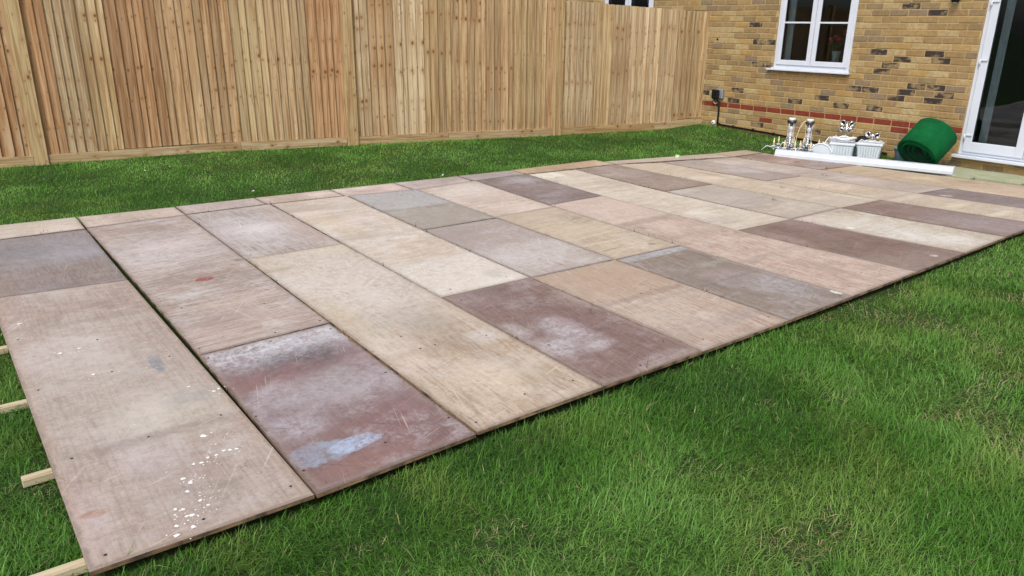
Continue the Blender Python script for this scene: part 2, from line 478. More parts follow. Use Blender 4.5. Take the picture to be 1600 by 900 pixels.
SHEETS = [
 # (label, (left line, right line, near-left y, near-right y, far-left y, far-right y), material, dz, screws)
 ('long taupe plywood sheet spattered with white paint drops at the left corner of the floor', (lambda y: -.045 * y / 2.6, lambda y: .69 - .0085 * y, 0, -.02, 2.88, 2.80),
  dict(base=(180, 166, 158), alt=(172, 155, 146), seed=1, scuff=.35, grain=.3, dirt=.45, edge=.35, edge_c=(176, 150, 128),
       patches=[(.33, .715, .30, .035, (128, 112, 104), .55, .8, .8), (.525, 1.45, .030, .11, (112, 120, 130), 1.0, .2, 1.8), (.525, 1.45, .026, .09, (108, 116, 126), .9, .2, 1.8), (.065, .297, .045, .022, (152, 112, 86), .8, .3, 1.8), (.35, .3, .12, .25, (150, 132, 126), .35, .7, .8), (.3, 1.5, .3, .5, (188, 180, 172), .5, .8, .9), (.56, 1.0, .1, .08, (150, 148, 150), .5, .6, 1.2)]), .002,
  [(.029, 1.408), (.321, .711), (.058, .71), (.6, .724), (.64, .07), (.343, .056), (.054, .05), (.337, 1.873), (.016, 2.1), (.323, 1.426), (.579, 1.452)]),
 ('short grey mauve plywood sheet with bluish bloom at the left edge beyond the paint-spattered sheet', (0, lambda y: .668, 2.88, 2.81, 4.32, 4.30),
  dict(base=(152, 142, 141), alt=(146, 131, 125), seed=2, scuff=.35, scuff_c=(168, 168, 176), grain=.4, edge=.2, patches=[(.4, 3.9, .35, .35, (152, 154, 164), .6, .9, .8), (-.1, 3.1, .25, .3, (150, 124, 108), .5, .8, .8)]), 0, []),
 ('short purple brown plywood sheet with a pale blue paint smear near its front corner', (1, 2, near[1], near[2], 1.39, 1.42),
  dict(base=(136, 113, 112), alt=(126, 101, 101), seed=3, scuff=.75, scuff_c=(176, 170, 174), grain=.3, scratch=.8, edge=.5, edge_c=(150, 132, 122),
       patches=[(1.0, 1.44, .7, .34, (196, 195, 200), .95, .5, 1.4), (1.08, 1.04, .24, .13, (86, 82, 88), .9, .7, 1.2), (.9, .95, .25, .10, (138, 100, 96), .7, .7, 1.2), (1.1, .72, .3, .14, (178, 172, 178), .6, .8, 1.6), (.82, .45, .12, .1, (182, 178, 186), .7, .7, 1.5), (1.15, .25, .3, .2, (140, 104, 100), .5, .8, 1.0), (.95, .62, .45, .16, (172, 164, 170), .45, .8, 1.6), (.80, .215, .13, .080, (142, 150, 166), .95, .14, 1.5), (.95, .20, .10, .05, (164, 178, 204), 1.0, .12, 1.5), (.9, .05, .25, .06, (150, 112, 100), .5, .6, .9)]), .001,
  [(.725, 1.331), (1.355, 1.342), (1.04, 1.36), (.714, .635), (.715, .14), (1.045, .143), (1.348, .168), (1.34, .7)]),
 ('long pinkish plywood sheet with an oval red mark in the second row from the left', (1, 2, 1.39, 1.42, 4.32, 4.34),
  dict(base=(184, 168, 161), alt=(190, 177, 171), seed=4, scuff=.55, scuff_c=(202, 199, 200), grain=.75, edge=.25,
       patches=[(1.05, 2.53, .058, .040, (146, 78, 72), 1.0, .06, .35), (1.05, 2.53, .05, .034, (140, 74, 68), 1.0, .1, .3), (1.345, 2.80, .03, .03, (112, 106, 106), .9, .2, .5), (1.27, 2.36, .022, .025, (140, 130, 128), .8, .2, .5), (1.05, 2.0, .14, .09, (164, 146, 130), .6, .6, 1.1), (1.0, 3.35, .4, .4, (204, 202, 206), .55, .8, 1.0), (1.0, 1.6, .4, .25, (174, 152, 142), .5, .8, .8)]), 0,
  [(1.096, 1.448), (.72, 1.46), (1.35, 1.47), (1.2, 1.9), (.8, 2.1)]),
 ('long tan plywood sheet with a dark smudge in its middle reaching the front edge', (2, 3, near[2], near[3], 2.82, 2.80),
  dict(base=(193, 173, 153), alt=(194, 179, 164), seed=5, scuff=.5, scuff_c=(204, 198, 190), grain=.5, edge=.3,
       patches=[(1.72, 2.0, .6, .8, (201, 193, 187), 1.0, .7, .8), (1.78, .78, .16, .30, (140, 120, 102), .6, .8, 1.2), (1.94, .78, .10, .08, (208, 202, 200), .75, .6, 1.2), (1.75, 1.2, .22, .14, (152, 146, 140), .5, .8, 1.2), (1.46, 2.46, .10, .05, (150, 134, 110), .6, .5, 1.4), (1.45, 1.5, .08, .3, (176, 158, 120), .5, .8, .8), (1.9, .3, .16, .1, (168, 148, 122), .5, .8, 1.2)]), .0015,
  [(1.598, 1.019), (1.684, .827), (1.964, .78), (1.41, .058), (1.98, .12), (1.72, .14), (1.6, .83)]),
 ('short lilac grey plywood sheet with a pinker right margin next to the red-marked sheet', (2, 3, 2.82, 2.80, 4.34, 4.34),
  dict(base=(188, 178, 175), alt=(180, 170, 167), seed=6, scuff=.5, grain=.6, edge=.25, patches=[(2.06, 3.4, .13, .8, (182, 158, 148), .7, .6, .5), (1.7, 3.6, .25, .4, (202, 200, 204), .5, .8, 1.0)]), 0, [(1.46, 2.9), (2.0, 2.9)]),
 ('short red brown plywood sheet with white scuff streaks across it at the front edge', (3, 4, near[3], near[4], 1.41, 1.41),
  dict(base=(142, 119, 114), alt=(133, 109, 105), seed=7, scuff=.5, scuff_c=(172, 162, 162), grain=.4, scratch=.6, edge=.35, edge_c=(166, 146, 132),
       patches=[(2.34, .58, .10, .20, (186, 180, 184), .85, .7, 1.3), (2.17, .45, .10, .11, (190, 184, 188), .9, .6, 1.2), (2.36, .36, .10, .05, (190, 184, 188), .6, .6, 1.3), (2.5, .05, .2, .06, (180, 168, 166), .6, .6, 1.4), (2.12, .75, .05, .1, (190, 184, 184), .7, .6, 1.2), (2.2, 1.3, .15, .12, (166, 152, 152), .6, .8, 1.2)]), .001,
  [(2.15, .5), (2.35, .06), (2.66, .2), (2.66, .75), (2.15, 1.3), (2.62, 1.33)]),
 ('long cream plywood sheet with a few olive mould marks in the fourth row', (3, 4, 1.41, 1.41, 4.32, 4.27),
  dict(base=(208, 196, 185), alt=(204, 189, 175), seed=8, scuff=.5, scuff_c=(216, 213, 208), dirt=.5, dirt_c=(126, 116, 96), grain=.3, edge=.25,
       patches=[(2.25, 3.4, .12, .4, (196, 176, 138), .4, .8, .9), (2.48, 3.2, .06, .14, (146, 136, 116), .6, .6, 1.5), (2.45, 1.75, 1.2, .35, (213, 208, 202), .7, .2, .5), (2.6, 1.6, .08, .08, (160, 156, 150), .5, .6, 1.4)]), 0, [(2.2, 1.5), (2.62, 1.5)]),
 ('short pink-tan sheet with dark dashes, right of the scuffed red-brown one', (4, 5, near[4], near[5], 1.40, 1.385),
  dict(base=(190, 171, 158), alt=(184, 164, 150), seed=9, scuff=.4, grain=.6, edge=.3,
       patches=[(3.2, 1.15, .25, .22, (166, 142, 122), .7, .8, 1.0), (3.15, .76, .5, .035, (136, 118, 108), .9, .6, 1.2), (3.1, 1.1, 1.2, .33, (174, 150, 130), .7, .15, .4), (3.0, .45, .3, .3, (204, 188, 178), .5, .8, 1.2), (3.35, .2, .3, .06, (142, 132, 136), .6, .6, 1.4)]), 0,
  [(3.1, .78), (3.2, .80), (2.85, .1), (3.4, .1)]),
 ('short plywood sheet, mauve behind and pale lilac in front, in the fifth row', (4, 5, 1.40, 1.385, 2.80, 2.79),
  dict(base=(190, 180, 176), alt=(182, 170, 164), seed=29, scuff=.5, grain=.5, edge=.3,
       patches=[(3.1, 2.62, 1.2, .52, (156, 141, 136), 1.0, .10, .25), (3.0, 1.8, .3, .25, (204, 198, 198), .6, .8, 1.2)]), .001, []),
 ('short plain grey plywood sheet at the rear beside the long cream sheet', (4, 5, 2.80, 2.80, 4.24, 4.14),
  dict(base=(170, 163, 157), alt=(160, 152, 144), seed=10, scuff=.45, scuff_c=(186, 184, 186), grain=.4, edge=.3, patches=[(3.15, 3.95, 1.0, .42, (176, 175, 179), .9, .12, .3), (3.1, 3.1, 1.0, .3, (160, 150, 141), .8, .2, .4)]), .001, []),
 ('short dark grey plywood sheet with a pale band across its rear end', (5, 6, near[5], near[6], 1.38, 1.36),
  dict(base=(150, 137, 129), alt=(142, 128, 120), seed=11, scuff=.55, scuff_c=(178, 172, 172), grain=.45, scratch=.5, edge=.35, edge_c=(170, 160, 152),
       patches=[(3.78, 1.33, .4, .06, (174, 176, 184), .9, .25, .3), (4.1, .105, .03, .04, (236, 236, 240), 1.0, .2, .4), (3.93, .42, .18, .22, (178, 176, 182), .6, .8, 1.1), (3.6, .9, .14, .5, (128, 118, 114), .45, .8, .9)]), .002, [(3.52, 1.25), (4.05, .06)]),
 ('short cream-tan plywood sheet with a dark knot mark behind the banded dark grey sheet', (5, 6, 1.38, 1.36, 2.83, 2.83),
  dict(base=(203, 187, 170), alt=(196, 180, 160), seed=12, scuff=.4, scuff_c=(212, 204, 196), grain=.5, edge=.4, patches=[(3.95, 1.52, .035, .025, (112, 100, 92), .9, .3, .8), (3.8, 2.65, .4, .16, (176, 160, 144), .6, .7, 1.0), (3.7, 2.1, .3, .2, (206, 192, 166), .5, .8, 1.0)]), 0, []),
 ('short pale pink plywood sheet at the rear of the sixth row from the left', (5, 6, 2.83, 2.83, 4.14, 4.18),
  dict(base=(208, 191, 180), alt=(202, 186, 174), seed=32, scuff=.5, scuff_c=(216, 210, 206), grain=.5, edge=.4, patches=[(3.85, 3.8, .3, .3, (214, 208, 204), .6, .8, 1.0), (3.8, 2.95, .3, .1, (182, 164, 150), .5, .7, 1.0)]), .001, []),
 ('long pink plywood sheet crossed by two faint dark bands in the seventh row', (6, 7, near[6], near[7], 2.92, 2.93),
  dict(base=(200, 180, 169), alt=(194, 174, 162), seed=13, scuff=.35, scuff_c=(212, 200, 194), grain=.5, edge=.35,
       patches=[(4.45, 2.55, 1.2, .5, (203, 183, 174), .8, .08, .15), (4.45, 2.02, .5, .06, (158, 140, 132), .95, .5, .5), (4.2, .81, .5, .035, (154, 136, 128), .8, .6, .8), (4.45, 1.45, .3, .04, (170, 152, 142), .55, .7, .7), (4.55, .4, .04, .3, (150, 134, 126), .5, .8, 1.4), (4.28, 1.86, .02, .03, (110, 98, 92), .8, .3, .6)]), 0, []),
 ('short mauve plywood sheet with faint white bloom at the rear of the seventh row', (6, 7, 2.92, 2.93, 4.18, 4.19),
  dict(base=(146, 132, 131), alt=(138, 124, 122), seed=14, scuff=.5, scuff_c=(172, 168, 172), grain=.35, edge=.25, patches=[(4.55, 3.95, .16, .14, (184, 182, 188), .7, .7, 1.2), (4.35, 3.0, .4, .05, (128, 112, 110), .5, .5, .6)]), .001, []),
 ('short chocolate brown plywood sheet without bloom, at the front edge beside the pink sheet', (7, 8, near[7], near[8], 1.40, 1.38),
  dict(base=(142, 121, 113), alt=(134, 113, 106), seed=15, scuff=.3, scuff_c=(166, 152, 146), grain=.45, edge=.3, edge_c=(158, 142, 130), patches=[(5.42, .14, .03, .025, (220, 214, 210), .9, .3, .8), (5.2, .15, .4, .12, (160, 146, 138), .5, .7, .9)]), 0, []),
 ('long palest cream plywood sheet with a short grey dash near its rear end', (7, 8, 1.40, 1.38, 4.17, 4.11),
  dict(base=(212, 203, 191), alt=(208, 196, 182), seed=16, scuff=.35, scuff_c=(220, 216, 210), grain=.35, edge=.2, patches=[(5.02, 3.25, .16, .022, (150, 142, 134), .8, .4, .6), (5.1, 1.45, .4, .03, (176, 156, 142), .7, .4, .5)]), 0, []),
 ('short cream plywood sheet flecked with white near the right front edge', (8, 9, near[8], near[9], 1.38, 1.37),
  dict(base=(198, 187, 172), alt=(192, 180, 165), seed=17, scuff=.8, scuff_c=(214, 212, 208), grain=.4, edge=.35, speck=.8,
       patches=[(5.95, .55, .22, .45, (220, 219, 216), .7, .8, 1.6), (5.76, .93, .035, .035, (232, 230, 226), 1, .3, .9), (5.9, 1.05, .2, .12, (214, 212, 206), .6, .8, 1.6)]), 0, []),
 ('short greyish plywood sheet between the white-flecked one and the dull brown one', (8, 9, 1.38, 1.37, 2.73, 2.71),
  dict(base=(192, 182, 172), alt=(184, 173, 164), seed=33, scuff=.5, grain=.45, edge=.35, patches=[(5.7, 2.3, .4, .3, (178, 170, 166), .6, .8, 1.0), (5.95, 1.6, .3, .15, (202, 190, 172), .5, .8, 1.0)]), .001, []),
 ('short dull brown plywood sheet at the rear beside the tan edge strip', (8, 9, 2.73, 2.71, 4.10, 4.09),
  dict(base=(164, 148, 140), alt=(152, 134, 124), seed=18, scuff=.3, scuff_c=(186, 178, 174), grain=.4, edge=.25, patches=[(5.75, 3.7, .25, .3, (176, 166, 162), .6, .8, .9)]), 0, []),
 ('short dark brown plywood sheet, greyer towards its front end, at the right frame edge', (9, 10, near[9], near[10], 1.37, 1.33),
  dict(base=(148, 128, 121), alt=(142, 122, 116), seed=19, scuff=.3, grain=.45, edge=.25, patches=[(6.75, .35, .3, .45, (160, 150, 154), .75, .8, .8)]), .001, []),
 ('long warm cream plywood sheet ending behind the dark brown one at the right', (9, 10, 1.37, 1.33, 4.09, 3.88),
  dict(base=(206, 192, 174), alt=(200, 186, 170), seed=20, scuff=.4, grain=.4, edge=.25, patches=[(6.45, 1.6, .4, .22, (178, 172, 168), .7, .8, .6)]), 0, []),
 ('long sand coloured plywood sheet in the third row from the house', (10, 11, near[10], near[11], 2.5, 2.45),
  dict(base=(202, 188, 170), alt=(196, 182, 166), seed=21, scuff=.4, grain=.4, edge=.25, patches=[(7.0, 1.2, .3, .05, (168, 154, 140), .5, .6, .8)]), 0, []),
 ('short grey lilac plywood sheet in the rear of the third row from the house', (10, 11, 2.5, 2.45, 3.87, 3.78),
  dict(base=(186, 174, 168), alt=(170, 158, 154), seed=22, scuff=.5, grain=.4, edge=.3, patches=[(6.9, 2.7, .3, .2, (160, 148, 144), .6, .8, .9), (6.8, 3.3, .12, .3, (188, 172, 148), .5, .8, .8)]), .001, []),
 ('short slate mauve plywood sheet nearest the patio door', (11, 12, near[11], near[12], 1.28, 1.22),
  dict(base=(144, 132, 133), alt=(138, 124, 124), seed=23, scuff=.4, scuff_c=(170, 166, 170), grain=.35, edge=.25, patches=[(7.75, 1.1, .05, .05, (206, 206, 212), .8, .5, 1.2)]), 0, []),
 ('long pale lilac pink plywood sheet in the second row from the house', (11, 12, 1.28, 1.22, 3.77, 3.66),
  dict(base=(194, 182, 175), alt=(188, 175, 167), seed=24, scuff=.5, grain=.45, edge=.25, patches=[(7.6, 1.7, .3, .3, (184, 170, 150), .5, .8, .8)]), 0, []),
 ('long honey tan plywood sheet along the house end by the white gutter', (12, 13, near[12], near[13], 2.56, 2.50),
  dict(base=(196, 174, 148), alt=(190, 172, 150), seed=25, scuff=.4, grain=.4, edge=.3, patches=[(8.2, 1.6, .2, .3, (176, 158, 136), .6, .8, .9), (8.4, .7, .3, .3, (204, 180, 158), .6, .8, .8)]), 0, []),
 ('short red-brown plywood sheet at the house end farthest from the door', (12, 13, 2.56, 2.50, 3.66, 3.66),
  dict(base=(170, 146, 132), alt=(150, 130, 126), seed=26, scuff=.4, grain=.4, edge=.3, patches=[(8.1, 2.75, .25, .2, (150, 140, 142), .6, .8, .8)]), 0, []),
]
for i, (lab, quad, kw, dz, scr) in enumerate(SHEETS):
    quad2 = quad
    sheet(lab, quad2, kw, dz + random.uniform(-.003, .003), screws=scr)

# the narrow strips along the far edge
far = lambda x: float(np.interp(x, [-.3, .15, .67, 1.42, 2.58, 3.43, 4.07, 4.87], [4.85, 4.81, 4.755, 4.69, 4.63, 4.56, 4.52, 4.46]))
STR = [(-.62, .665, 4.325, 4.315, (204, 192, 178), 'cream plywood edge strip at the left frame edge by the lawn'),
       (.675, 1.41, 4.335, 4.35, (207, 190, 178), 'pinkish cream plywood edge strip behind the red-marked sheet'),
       (1.415, 2.09, 4.355, 4.355, (194, 180, 175), 'lilac pink plywood edge strip behind the pink-margined sheet'),
       (2.095, 2.80, 4.35, 4.285, (204, 184, 174), 'rosy plywood edge strip behind the long cream sheet of the fourth row'),
       (2.805, 3.46, 4.255, 4.155, (203, 184, 177), 'pink plywood edge strip behind the plain grey sheet'),
       (3.465, 4.19, 4.15, 4.195, (190, 176, 172), 'grey pink plywood edge strip behind the short pale pink sheet'),
       (4.195, 4.86, 4.20, 4.20, (180, 168, 167), 'mauve grey plywood edge strip behind the bloomed mauve sheet')]
def strip(x0, x1, ya0, ya1, yb0, yb1, colr, lab, i):
    quad = (lambda y: x0, lambda y: x1, ya0, ya1, yb0, yb1)
    sheet(lab, quad, dict(base=colr, alt=tuple(c_ - 8 for c_ in colr), seed=40 + i, scuff=.4, grain=.3, edge=.3), random.uniform(-.001, .0015), name='plywood_strip', group='plywood strips along the far edge')
for i, (x0, x1, ya0, ya1, colr, lab) in enumerate(STR):
    strip(x0, x1, ya0, ya1, far(x0), far(x1), colr, lab, i)
strip(4.865, 6.09, 4.20, 4.10, 4.47, 4.44, (202, 176, 148), 'orange tan plywood edge strip jutting furthest into the far lawn', 8)
strip(6.095, 7.685, 4.095, 3.69, 4.30, 3.99, (198, 184, 170), 'beige plywood edge strip running towards the corner by the house', 9)
strip(7.69, 8.27, 3.685, 3.67, 3.985, 3.93, (192, 172, 154), 'small brownish plywood edge strip at the rear corner by the chandeliers', 10)

# dried paint drops on the first sheet: thin raised blobs
M_paint = simple('white_paint', S(232, 230, 226), .55, 0, .05, 60)
mb = MB()
prn = random.Random(5)
def blob(x, y, r, z, el=1.0):
    n = 10; ph = prn.random() * 6
    pts = [(x + r * (1 + .28 * math.sin(3 * a + ph) + .16 * math.sin(5 * a + 2 * ph)) * math.cos(a), y + el * r * (1 + .28 * math.sin(2 * a + ph)) * math.sin(a), z) for a in [2 * math.pi * i / n for i in range(n)]]
    mb.add(pts + [(x, y, z + .0007)], [(i, (i + 1) % n, n) for i in range(n)], 0, True)
SP = [(.494, .593, 1.7), (.568, .424, 1), (.545, .43, 1), (.525, .438, 1.1), (.492, .423, 1), (.462, .423, 1), (.433, .402, 1.1), (.408, .409, .9), (.351, .334, 1.3), (.366, .294, 1.2), (.343, .245, 1), (.363, .166, 1), (.377, .125, .9), (.283, .163, .9), (.303, .148, 1), (.318, .099, 1.3), (.303, .102, 1), (.263, .069, 1), (.305, .035, 1.1), (.25, .019, 1.4), (.564, 1.063, 1.0), (.64, .956, 1.2), (.162, 1.786, 1.5), (.246, 1.801, 1.4), (.044, 2.333, 1.7), (.249, 1.438, 1.2), (.665, .967, 1.0)]
for (x, y, r) in SP:
    blob(x, y, .0068 * r, .0022)
    for j in range(prn.randint(1, 4)):
        blob(x + prn.gauss(0, .03), y + prn.gauss(0, .04), .0035 * prn.uniform(.5, 1.1), .0022)
for j in range(60):
    f = prn.random()
    blob(.28 + .3 * f + prn.gauss(0, .03), .05 + .5 * f + prn.gauss(0, .07), .003 * prn.uniform(.4, 1), .0022)
for j in range(22):
    blob(prn.uniform(.1, .62), prn.uniform(.7, 2.2), .003 * prn.uniform(.5, 1.2), .0022)
first = next(o for o in bpy.data.objects if o.get('label', '').startswith('long taupe'))
for i, q in enumerate(mb.v):
    mb.v[i] = (q[0] - first.location.x, q[1] - first.location.y, q[2])
tag(mb.build('paint_spatter', M_paint, first), kind='stuff')

# battens that carry the floor
k = N('batten_wood')
p = k.obj()
g = k.noise(k.map(p, scale=(2.5, 50, 50)), 1, 4, .6, .6)
k.bsdf(k.mix(k.step(g, .35, .7), S(196, 182, 152), S(164, 146, 114)), .8, 0, k.bump(g, .2, .003))
M_batten = k.m
for (x0, y, ln, lab, an) in [(-.30, 2.085, 0.75, 'pale timber batten end poking out at the left frame edge, farthest back', .02), (-.24, 1.375, 0.75, 'pale timber batten end poking out halfway along the spattered sheet', .0),
                            (-.105, .705, 0.75, 'short timber batten end showing its sawn face beside the spattered sheet', .02), (-.30, .095, 0.8, 'timber batten under the nearest corner of the floor', -.02)]:
    mb = MB(); mb.bbox((0, -.020, -.030), (ln, .020, 0), .002)
    tag(mb.build('timber_batten', M_batten, None, (x0, y, -.0195), (0, 0, an)), lab, 'batten', 'battens under the floor')

# ------------------------------------------------------------------ the fence
k = N('fence_board_wood')
uv = k.uv()
at = k.n('ShaderNodeAttribute', attribute_name='tint')
tint = at.outputs['Color']
gr = k.noise(k.map(uv, scale=(42, 1.3, 1)), 1, 6, .62, 1.0)
ring = k.noise(k.map(uv, scale=(11, .55, 1)), 1, 3, .5, 1.6)
c = k.mix(k.step(gr, .36, .66, 0, 1.0), tint, k.mix(1.0, tint, S(206, 190, 172), 'MULTIPLY'))
c = k.mix(k.step(ring, .45, .62, 0, .5), c, k.mix(1.0, c, S(220, 196, 172), 'MULTIPLY'))
st = k.noise(k.map(uv, scale=(5, .8, 1), loc=(4, 4, 0)), 1, 5, .6)
c = k.mix(k.step(st, .55, .78, 0, .5), c, S(158, 126, 92))
st2 = k.noise(k.map(uv, scale=(6, .5, 1), loc=(8, 1, 0)), 1, 5, .6)
c = k.mix(k.step(st2, .56, .76, 0, .6), c, S(196, 176, 146))
for sx, lo, hi, kp in ((8.0, .02, .17, .72), (15.0, .01, .14, .80)):
    vo = k.n('ShaderNodeTexVoronoi', feature='F1', voronoi_dimensions='2D')
    k.put(vo.inputs['Vector'], k.map(uv, loc=(sx, sx, 0), scale=(1.0, .62, 1)))
    vo.inputs['Scale'].default_value = sx
    sp_ = k.n('ShaderNodeSeparateColor'); k.put(sp_.inputs[0], vo.outputs['Color'])
    keep = k.step(sp_.outputs[0], kp - .26, kp + .05)
    dd = k.math('ADD', k.math('ADD', vo.outputs['Distance'], k.math('MULTIPLY', sp_.outputs[1], .07)), k.math('MULTIPLY', k.math('SUBTRACT', gr, .5), .10))
    halo = k.math('MULTIPLY', k.step(dd, hi * 2.6, lo, 0, .6), keep)
    c = k.mix(halo, c, S(160, 120, 80))
    knot = k.math('MULTIPLY', k.step(dd, hi, lo, 0, .9), keep)
    c = k.mix(knot, c, S(82, 54, 32))
k.bsdf(c, .8, 0, k.bump(gr, .25, .004), .3)
M_fence = k.m

fence = empty('wooden_fence', (FA[0], FA[1], 0), (0, 0, math.atan2(FD[1], FD[0])))
tag(fence, 'tall close-board timber fence of upright overlapping boards along the far lawn', 'fence')
frn = random.Random(21)
def fence_piece(name, verts, faces, tint_c, uvo, rotuv=False):
    me = bpy.data.meshes.new(name)
    me.from_pydata(verts, [], faces)
    uvl = me.uv_layers.new(name='UVMap')
    for lp in me.loops:
        v = me.vertices[lp.vertex_index].co
        a, b = (v.x, v.z) if not rotuv else (v.z, v.x)
        uvl.data[lp.index].uv = (a + .9 * v.y + uvo[0], b + uvo[1])
    ca = me.color_attributes.new('tint', 'FLOAT_COLOR', 'POINT')
    ca.data.foreach_set('color', np.tile(np.array(tint_c, dtype=np.float32), len(verts)))
    me.materials.append(M_fence)
    return link(name, me, fence)
BOXF = [(3, 2, 1, 0), (4, 5, 6, 7), (0, 1, 5, 4), (1, 2, 6, 5), (2, 3, 7, 6), (3, 0, 4, 7)]
def boxv(x0, x1, y0, y1, z0, z1):
    return [(x0, y0, z0), (x1, y0, z0), (x1, y1, z0), (x0, y1, z0), (x0, y0, z1), (x1, y0, z1), (x1, y1, z1), (x0, y1, z1)]
def fg(s): return float(gz(FA[0] + FD[0] * s, FA[1] + FD[1] * s))
def ftop(s): return float(np.interp(s, [-6, 3.5, 6.5, 8.9], [1.9, 1.88, 1.82, 1.70]))
POSTS = [-3.2, -6.4, 0.03, 3.5, 6.38]
TINTS = [S(213, 186, 147), S(208, 179, 139), S(205, 173, 133), S(217, 196, 161), S(208, 184, 142), S(202, 163, 123), S(212, 189, 153)]
# local x runs along the fence, local -y faces the camera
for s in POSTS:
    hw = .07
    z0, z1 = fg(s) - .1, ftop(s) + .03
    fence_piece('post', boxv(s - hw, s + hw, -.055, .06, z0, z1), BOXF, S(194, 170, 128), (s * 3, 1.3))
ends = sorted(POSTS) + [8.88]
for b in range(len(ends) - 1):
    a0 = ends[b] + (.07); a1 = ends[b + 1] - (.07 if b < len(ends) - 2 else 0)
    nb = round((a1 - a0) / .098)
    pit = (a1 - a0) / nb
    jit = [0] + [frn.uniform(-.022, .022) for _ in range(nb - 1)] + [0]
    grp = 0
    # gravel board: two lengths, butted
    cuts = [a0 + .002, a0 + (a1 - a0) * frn.uniform(.35, .65), a1 - .002]
    for i in range(2):
        s0, s1 = cuts[i], cuts[i + 1] - .004
        fence_piece('gravel_board', [(s0, -.036, fg(s0) - .08), (s1, -.036, fg(s1) - .08), (s1, -.002, fg(s1) - .08), (s0, -.002, fg(s0) - .08),
                                     (s0, -.036, fg(s0) + .107), (s1, -.036, fg(s1) + .107), (s1, -.002, fg(s1) + .107), (s0, -.002, fg(s0) + .107)], BOXF,
                    frn.choice([S(186, 164, 126), S(178, 152, 112), S(190, 170, 136)]), (b * 3.1 + i, b * 1.7), True)
    # two arris rails behind
    for zr in (.45, 1.45):
        fence_piece('rail', boxv(a0, a1, .022, .07, zr, zr + .08), BOXF, TINTS[0], (b, zr), True)
    for i in range(nb):
        if grp == 0:
            grp = frn.randint(2, 5); uo = (frn.uniform(0, 30), frn.uniform(0, 30)); tc = frn.choice(TINTS)
            shade = frn.uniform(.92, 1.08)
        grp -= 1
        s0 = a0 + i * pit + jit[i] - (.02 if i else 0); s1 = a0 + (i + 1) * pit + jit[i + 1]
        if i == nb - 1: s1 = a1 - .001
        j = 0
        zb = fg((s0 + s1) / 2) + .108; zt = ftop((s0 + s1) / 2) + frn.uniform(-.004, .004)
        sh = .84 * shade * frn.uniform(.78, 1.16)
        ln_ = frn.uniform(-.004, .004)
        tcc = tuple(min(x * sh, .9) for x in tc[:3]) + (1,)
        # feather edge: the thick right edge lies over the thin edge of the next board
        vv = [(s0 + j, -.002, zb), (s1, -.022, zb), (s1, -.006, zb), (s0 + j, .004, zb), (s0 + j + ln_, -.002, zt), (s1 + ln_, -.022, zt), (s1 + ln_, -.006, zt), (s0 + j + ln_, .004, zt)]
        fence_piece('board', vv, BOXF, tcc, (uo[0] - s0 + frn.uniform(-.012, .012), uo[1] + frn.uniform(-.02, .02)))
fence_piece('end_board', boxv(8.882, 8.93, -.05, .05, fg(8.9) - .05, 1.70), BOXF, S(150, 116, 80), (3, 3))

# ------------------------------------------------------------------ the house
def brick_mat(name, c1, c2, burn=0.0, burn_c=(52, 46, 48)):
    k = N(name)
    p = k.pos()
    n1 = k.noise(p, 22, 6, .65); n2 = k.noise(p, 120, 4, .7)
    big = k.noise(p, 4.3, 3, .5)
    c1, c2 = [tuple(int((1, 1.0, .985)[ci] * (.62 * cc[1] + .38 * cc[0] + (q - (.62 * cc[1] + .38 * cc[0])) * .90) * .875) for ci, q in enumerate(cc)) for cc in (c1, c2)]
    c = k.mix(k.step(n1, .35, .65), S(*c1), S(*c2))
    c = k.mix(k.step(big, .35, .65, 0, .35), c, k.mix(1.0, c, S(225, 205, 185), 'MULTIPLY'))
    c = k.mix(k.step(n2, .55, .75, 0, .5), c, S(*[min(255, x + 22) for x in c2]))
    # run-off stain under the window sill
    sp_ = k.n('ShaderNodeSeparateXYZ'); k.put(sp_.inputs[0], p)
    yy, zz = sp_.outputs[1], sp_.outputs[2]
    st = k.noise(k.map(p, scale=(1, 18, 1.2)), 1, 4, .6)
    mk = k.math('MULTIPLY', k.math('MULTIPLY', k.step(yy, 3.22, 3.30), k.step(yy, 4.48, 4.40)), k.math('MULTIPLY', k.step(zz, .72, .82), k.step(zz, 1.02, .98)))
    c = k.mix(k.math('MULTIPLY', mk, k.step(st, .35, .65, .25, .75)), c, S(138, 106, 66))
    if burn:
        b = k.step(k.noise(k.map(p, scale=(1, .8, 1.3)), 11, 4, .6), .42, .56)
        c = k.mix(k.math('MULTIPLY', b, burn), c, S(*burn_c))
    k.bsdf(c, .9, 0, k.bump(k.math('ADD', n1, n2), .5, .004), .25)
    return k.m
BM = {'ochre': brick_mat('brick_ochre', (190, 160, 108), (174, 144, 94)), 'tan': brick_mat('brick_tan', (180, 150, 104), (164, 134, 90)),
      'pale': brick_mat('brick_pale', (206, 182, 134), (184, 156, 108)), 'dun': brick_mat('brick_dun', (166, 142, 102), (152, 128, 92)),
      'gold': brick_mat('brick_gold', (198, 164, 104), (184, 148, 90)), 'grey': brick_mat('brick_grey', (164, 142, 108), (146, 126, 98), .5, (128, 112, 98)),
      'burnt': brick_mat('brick_burnt', (168, 142, 102), (150, 126, 94), .95), 'red': brick_mat('brick_red', (156, 68, 48), (136, 56, 42))}
k = N('mortar')
p = k.pos()
k.bsdf(k.mix(k.step(k.noise(p, 60, 5, .7), .35, .7), S(184, 158, 112), S(166, 140, 98)), .95, 0, k.bump(k.noise(p, 200, 3), .4, .003), .2)
M_mortar = k.m

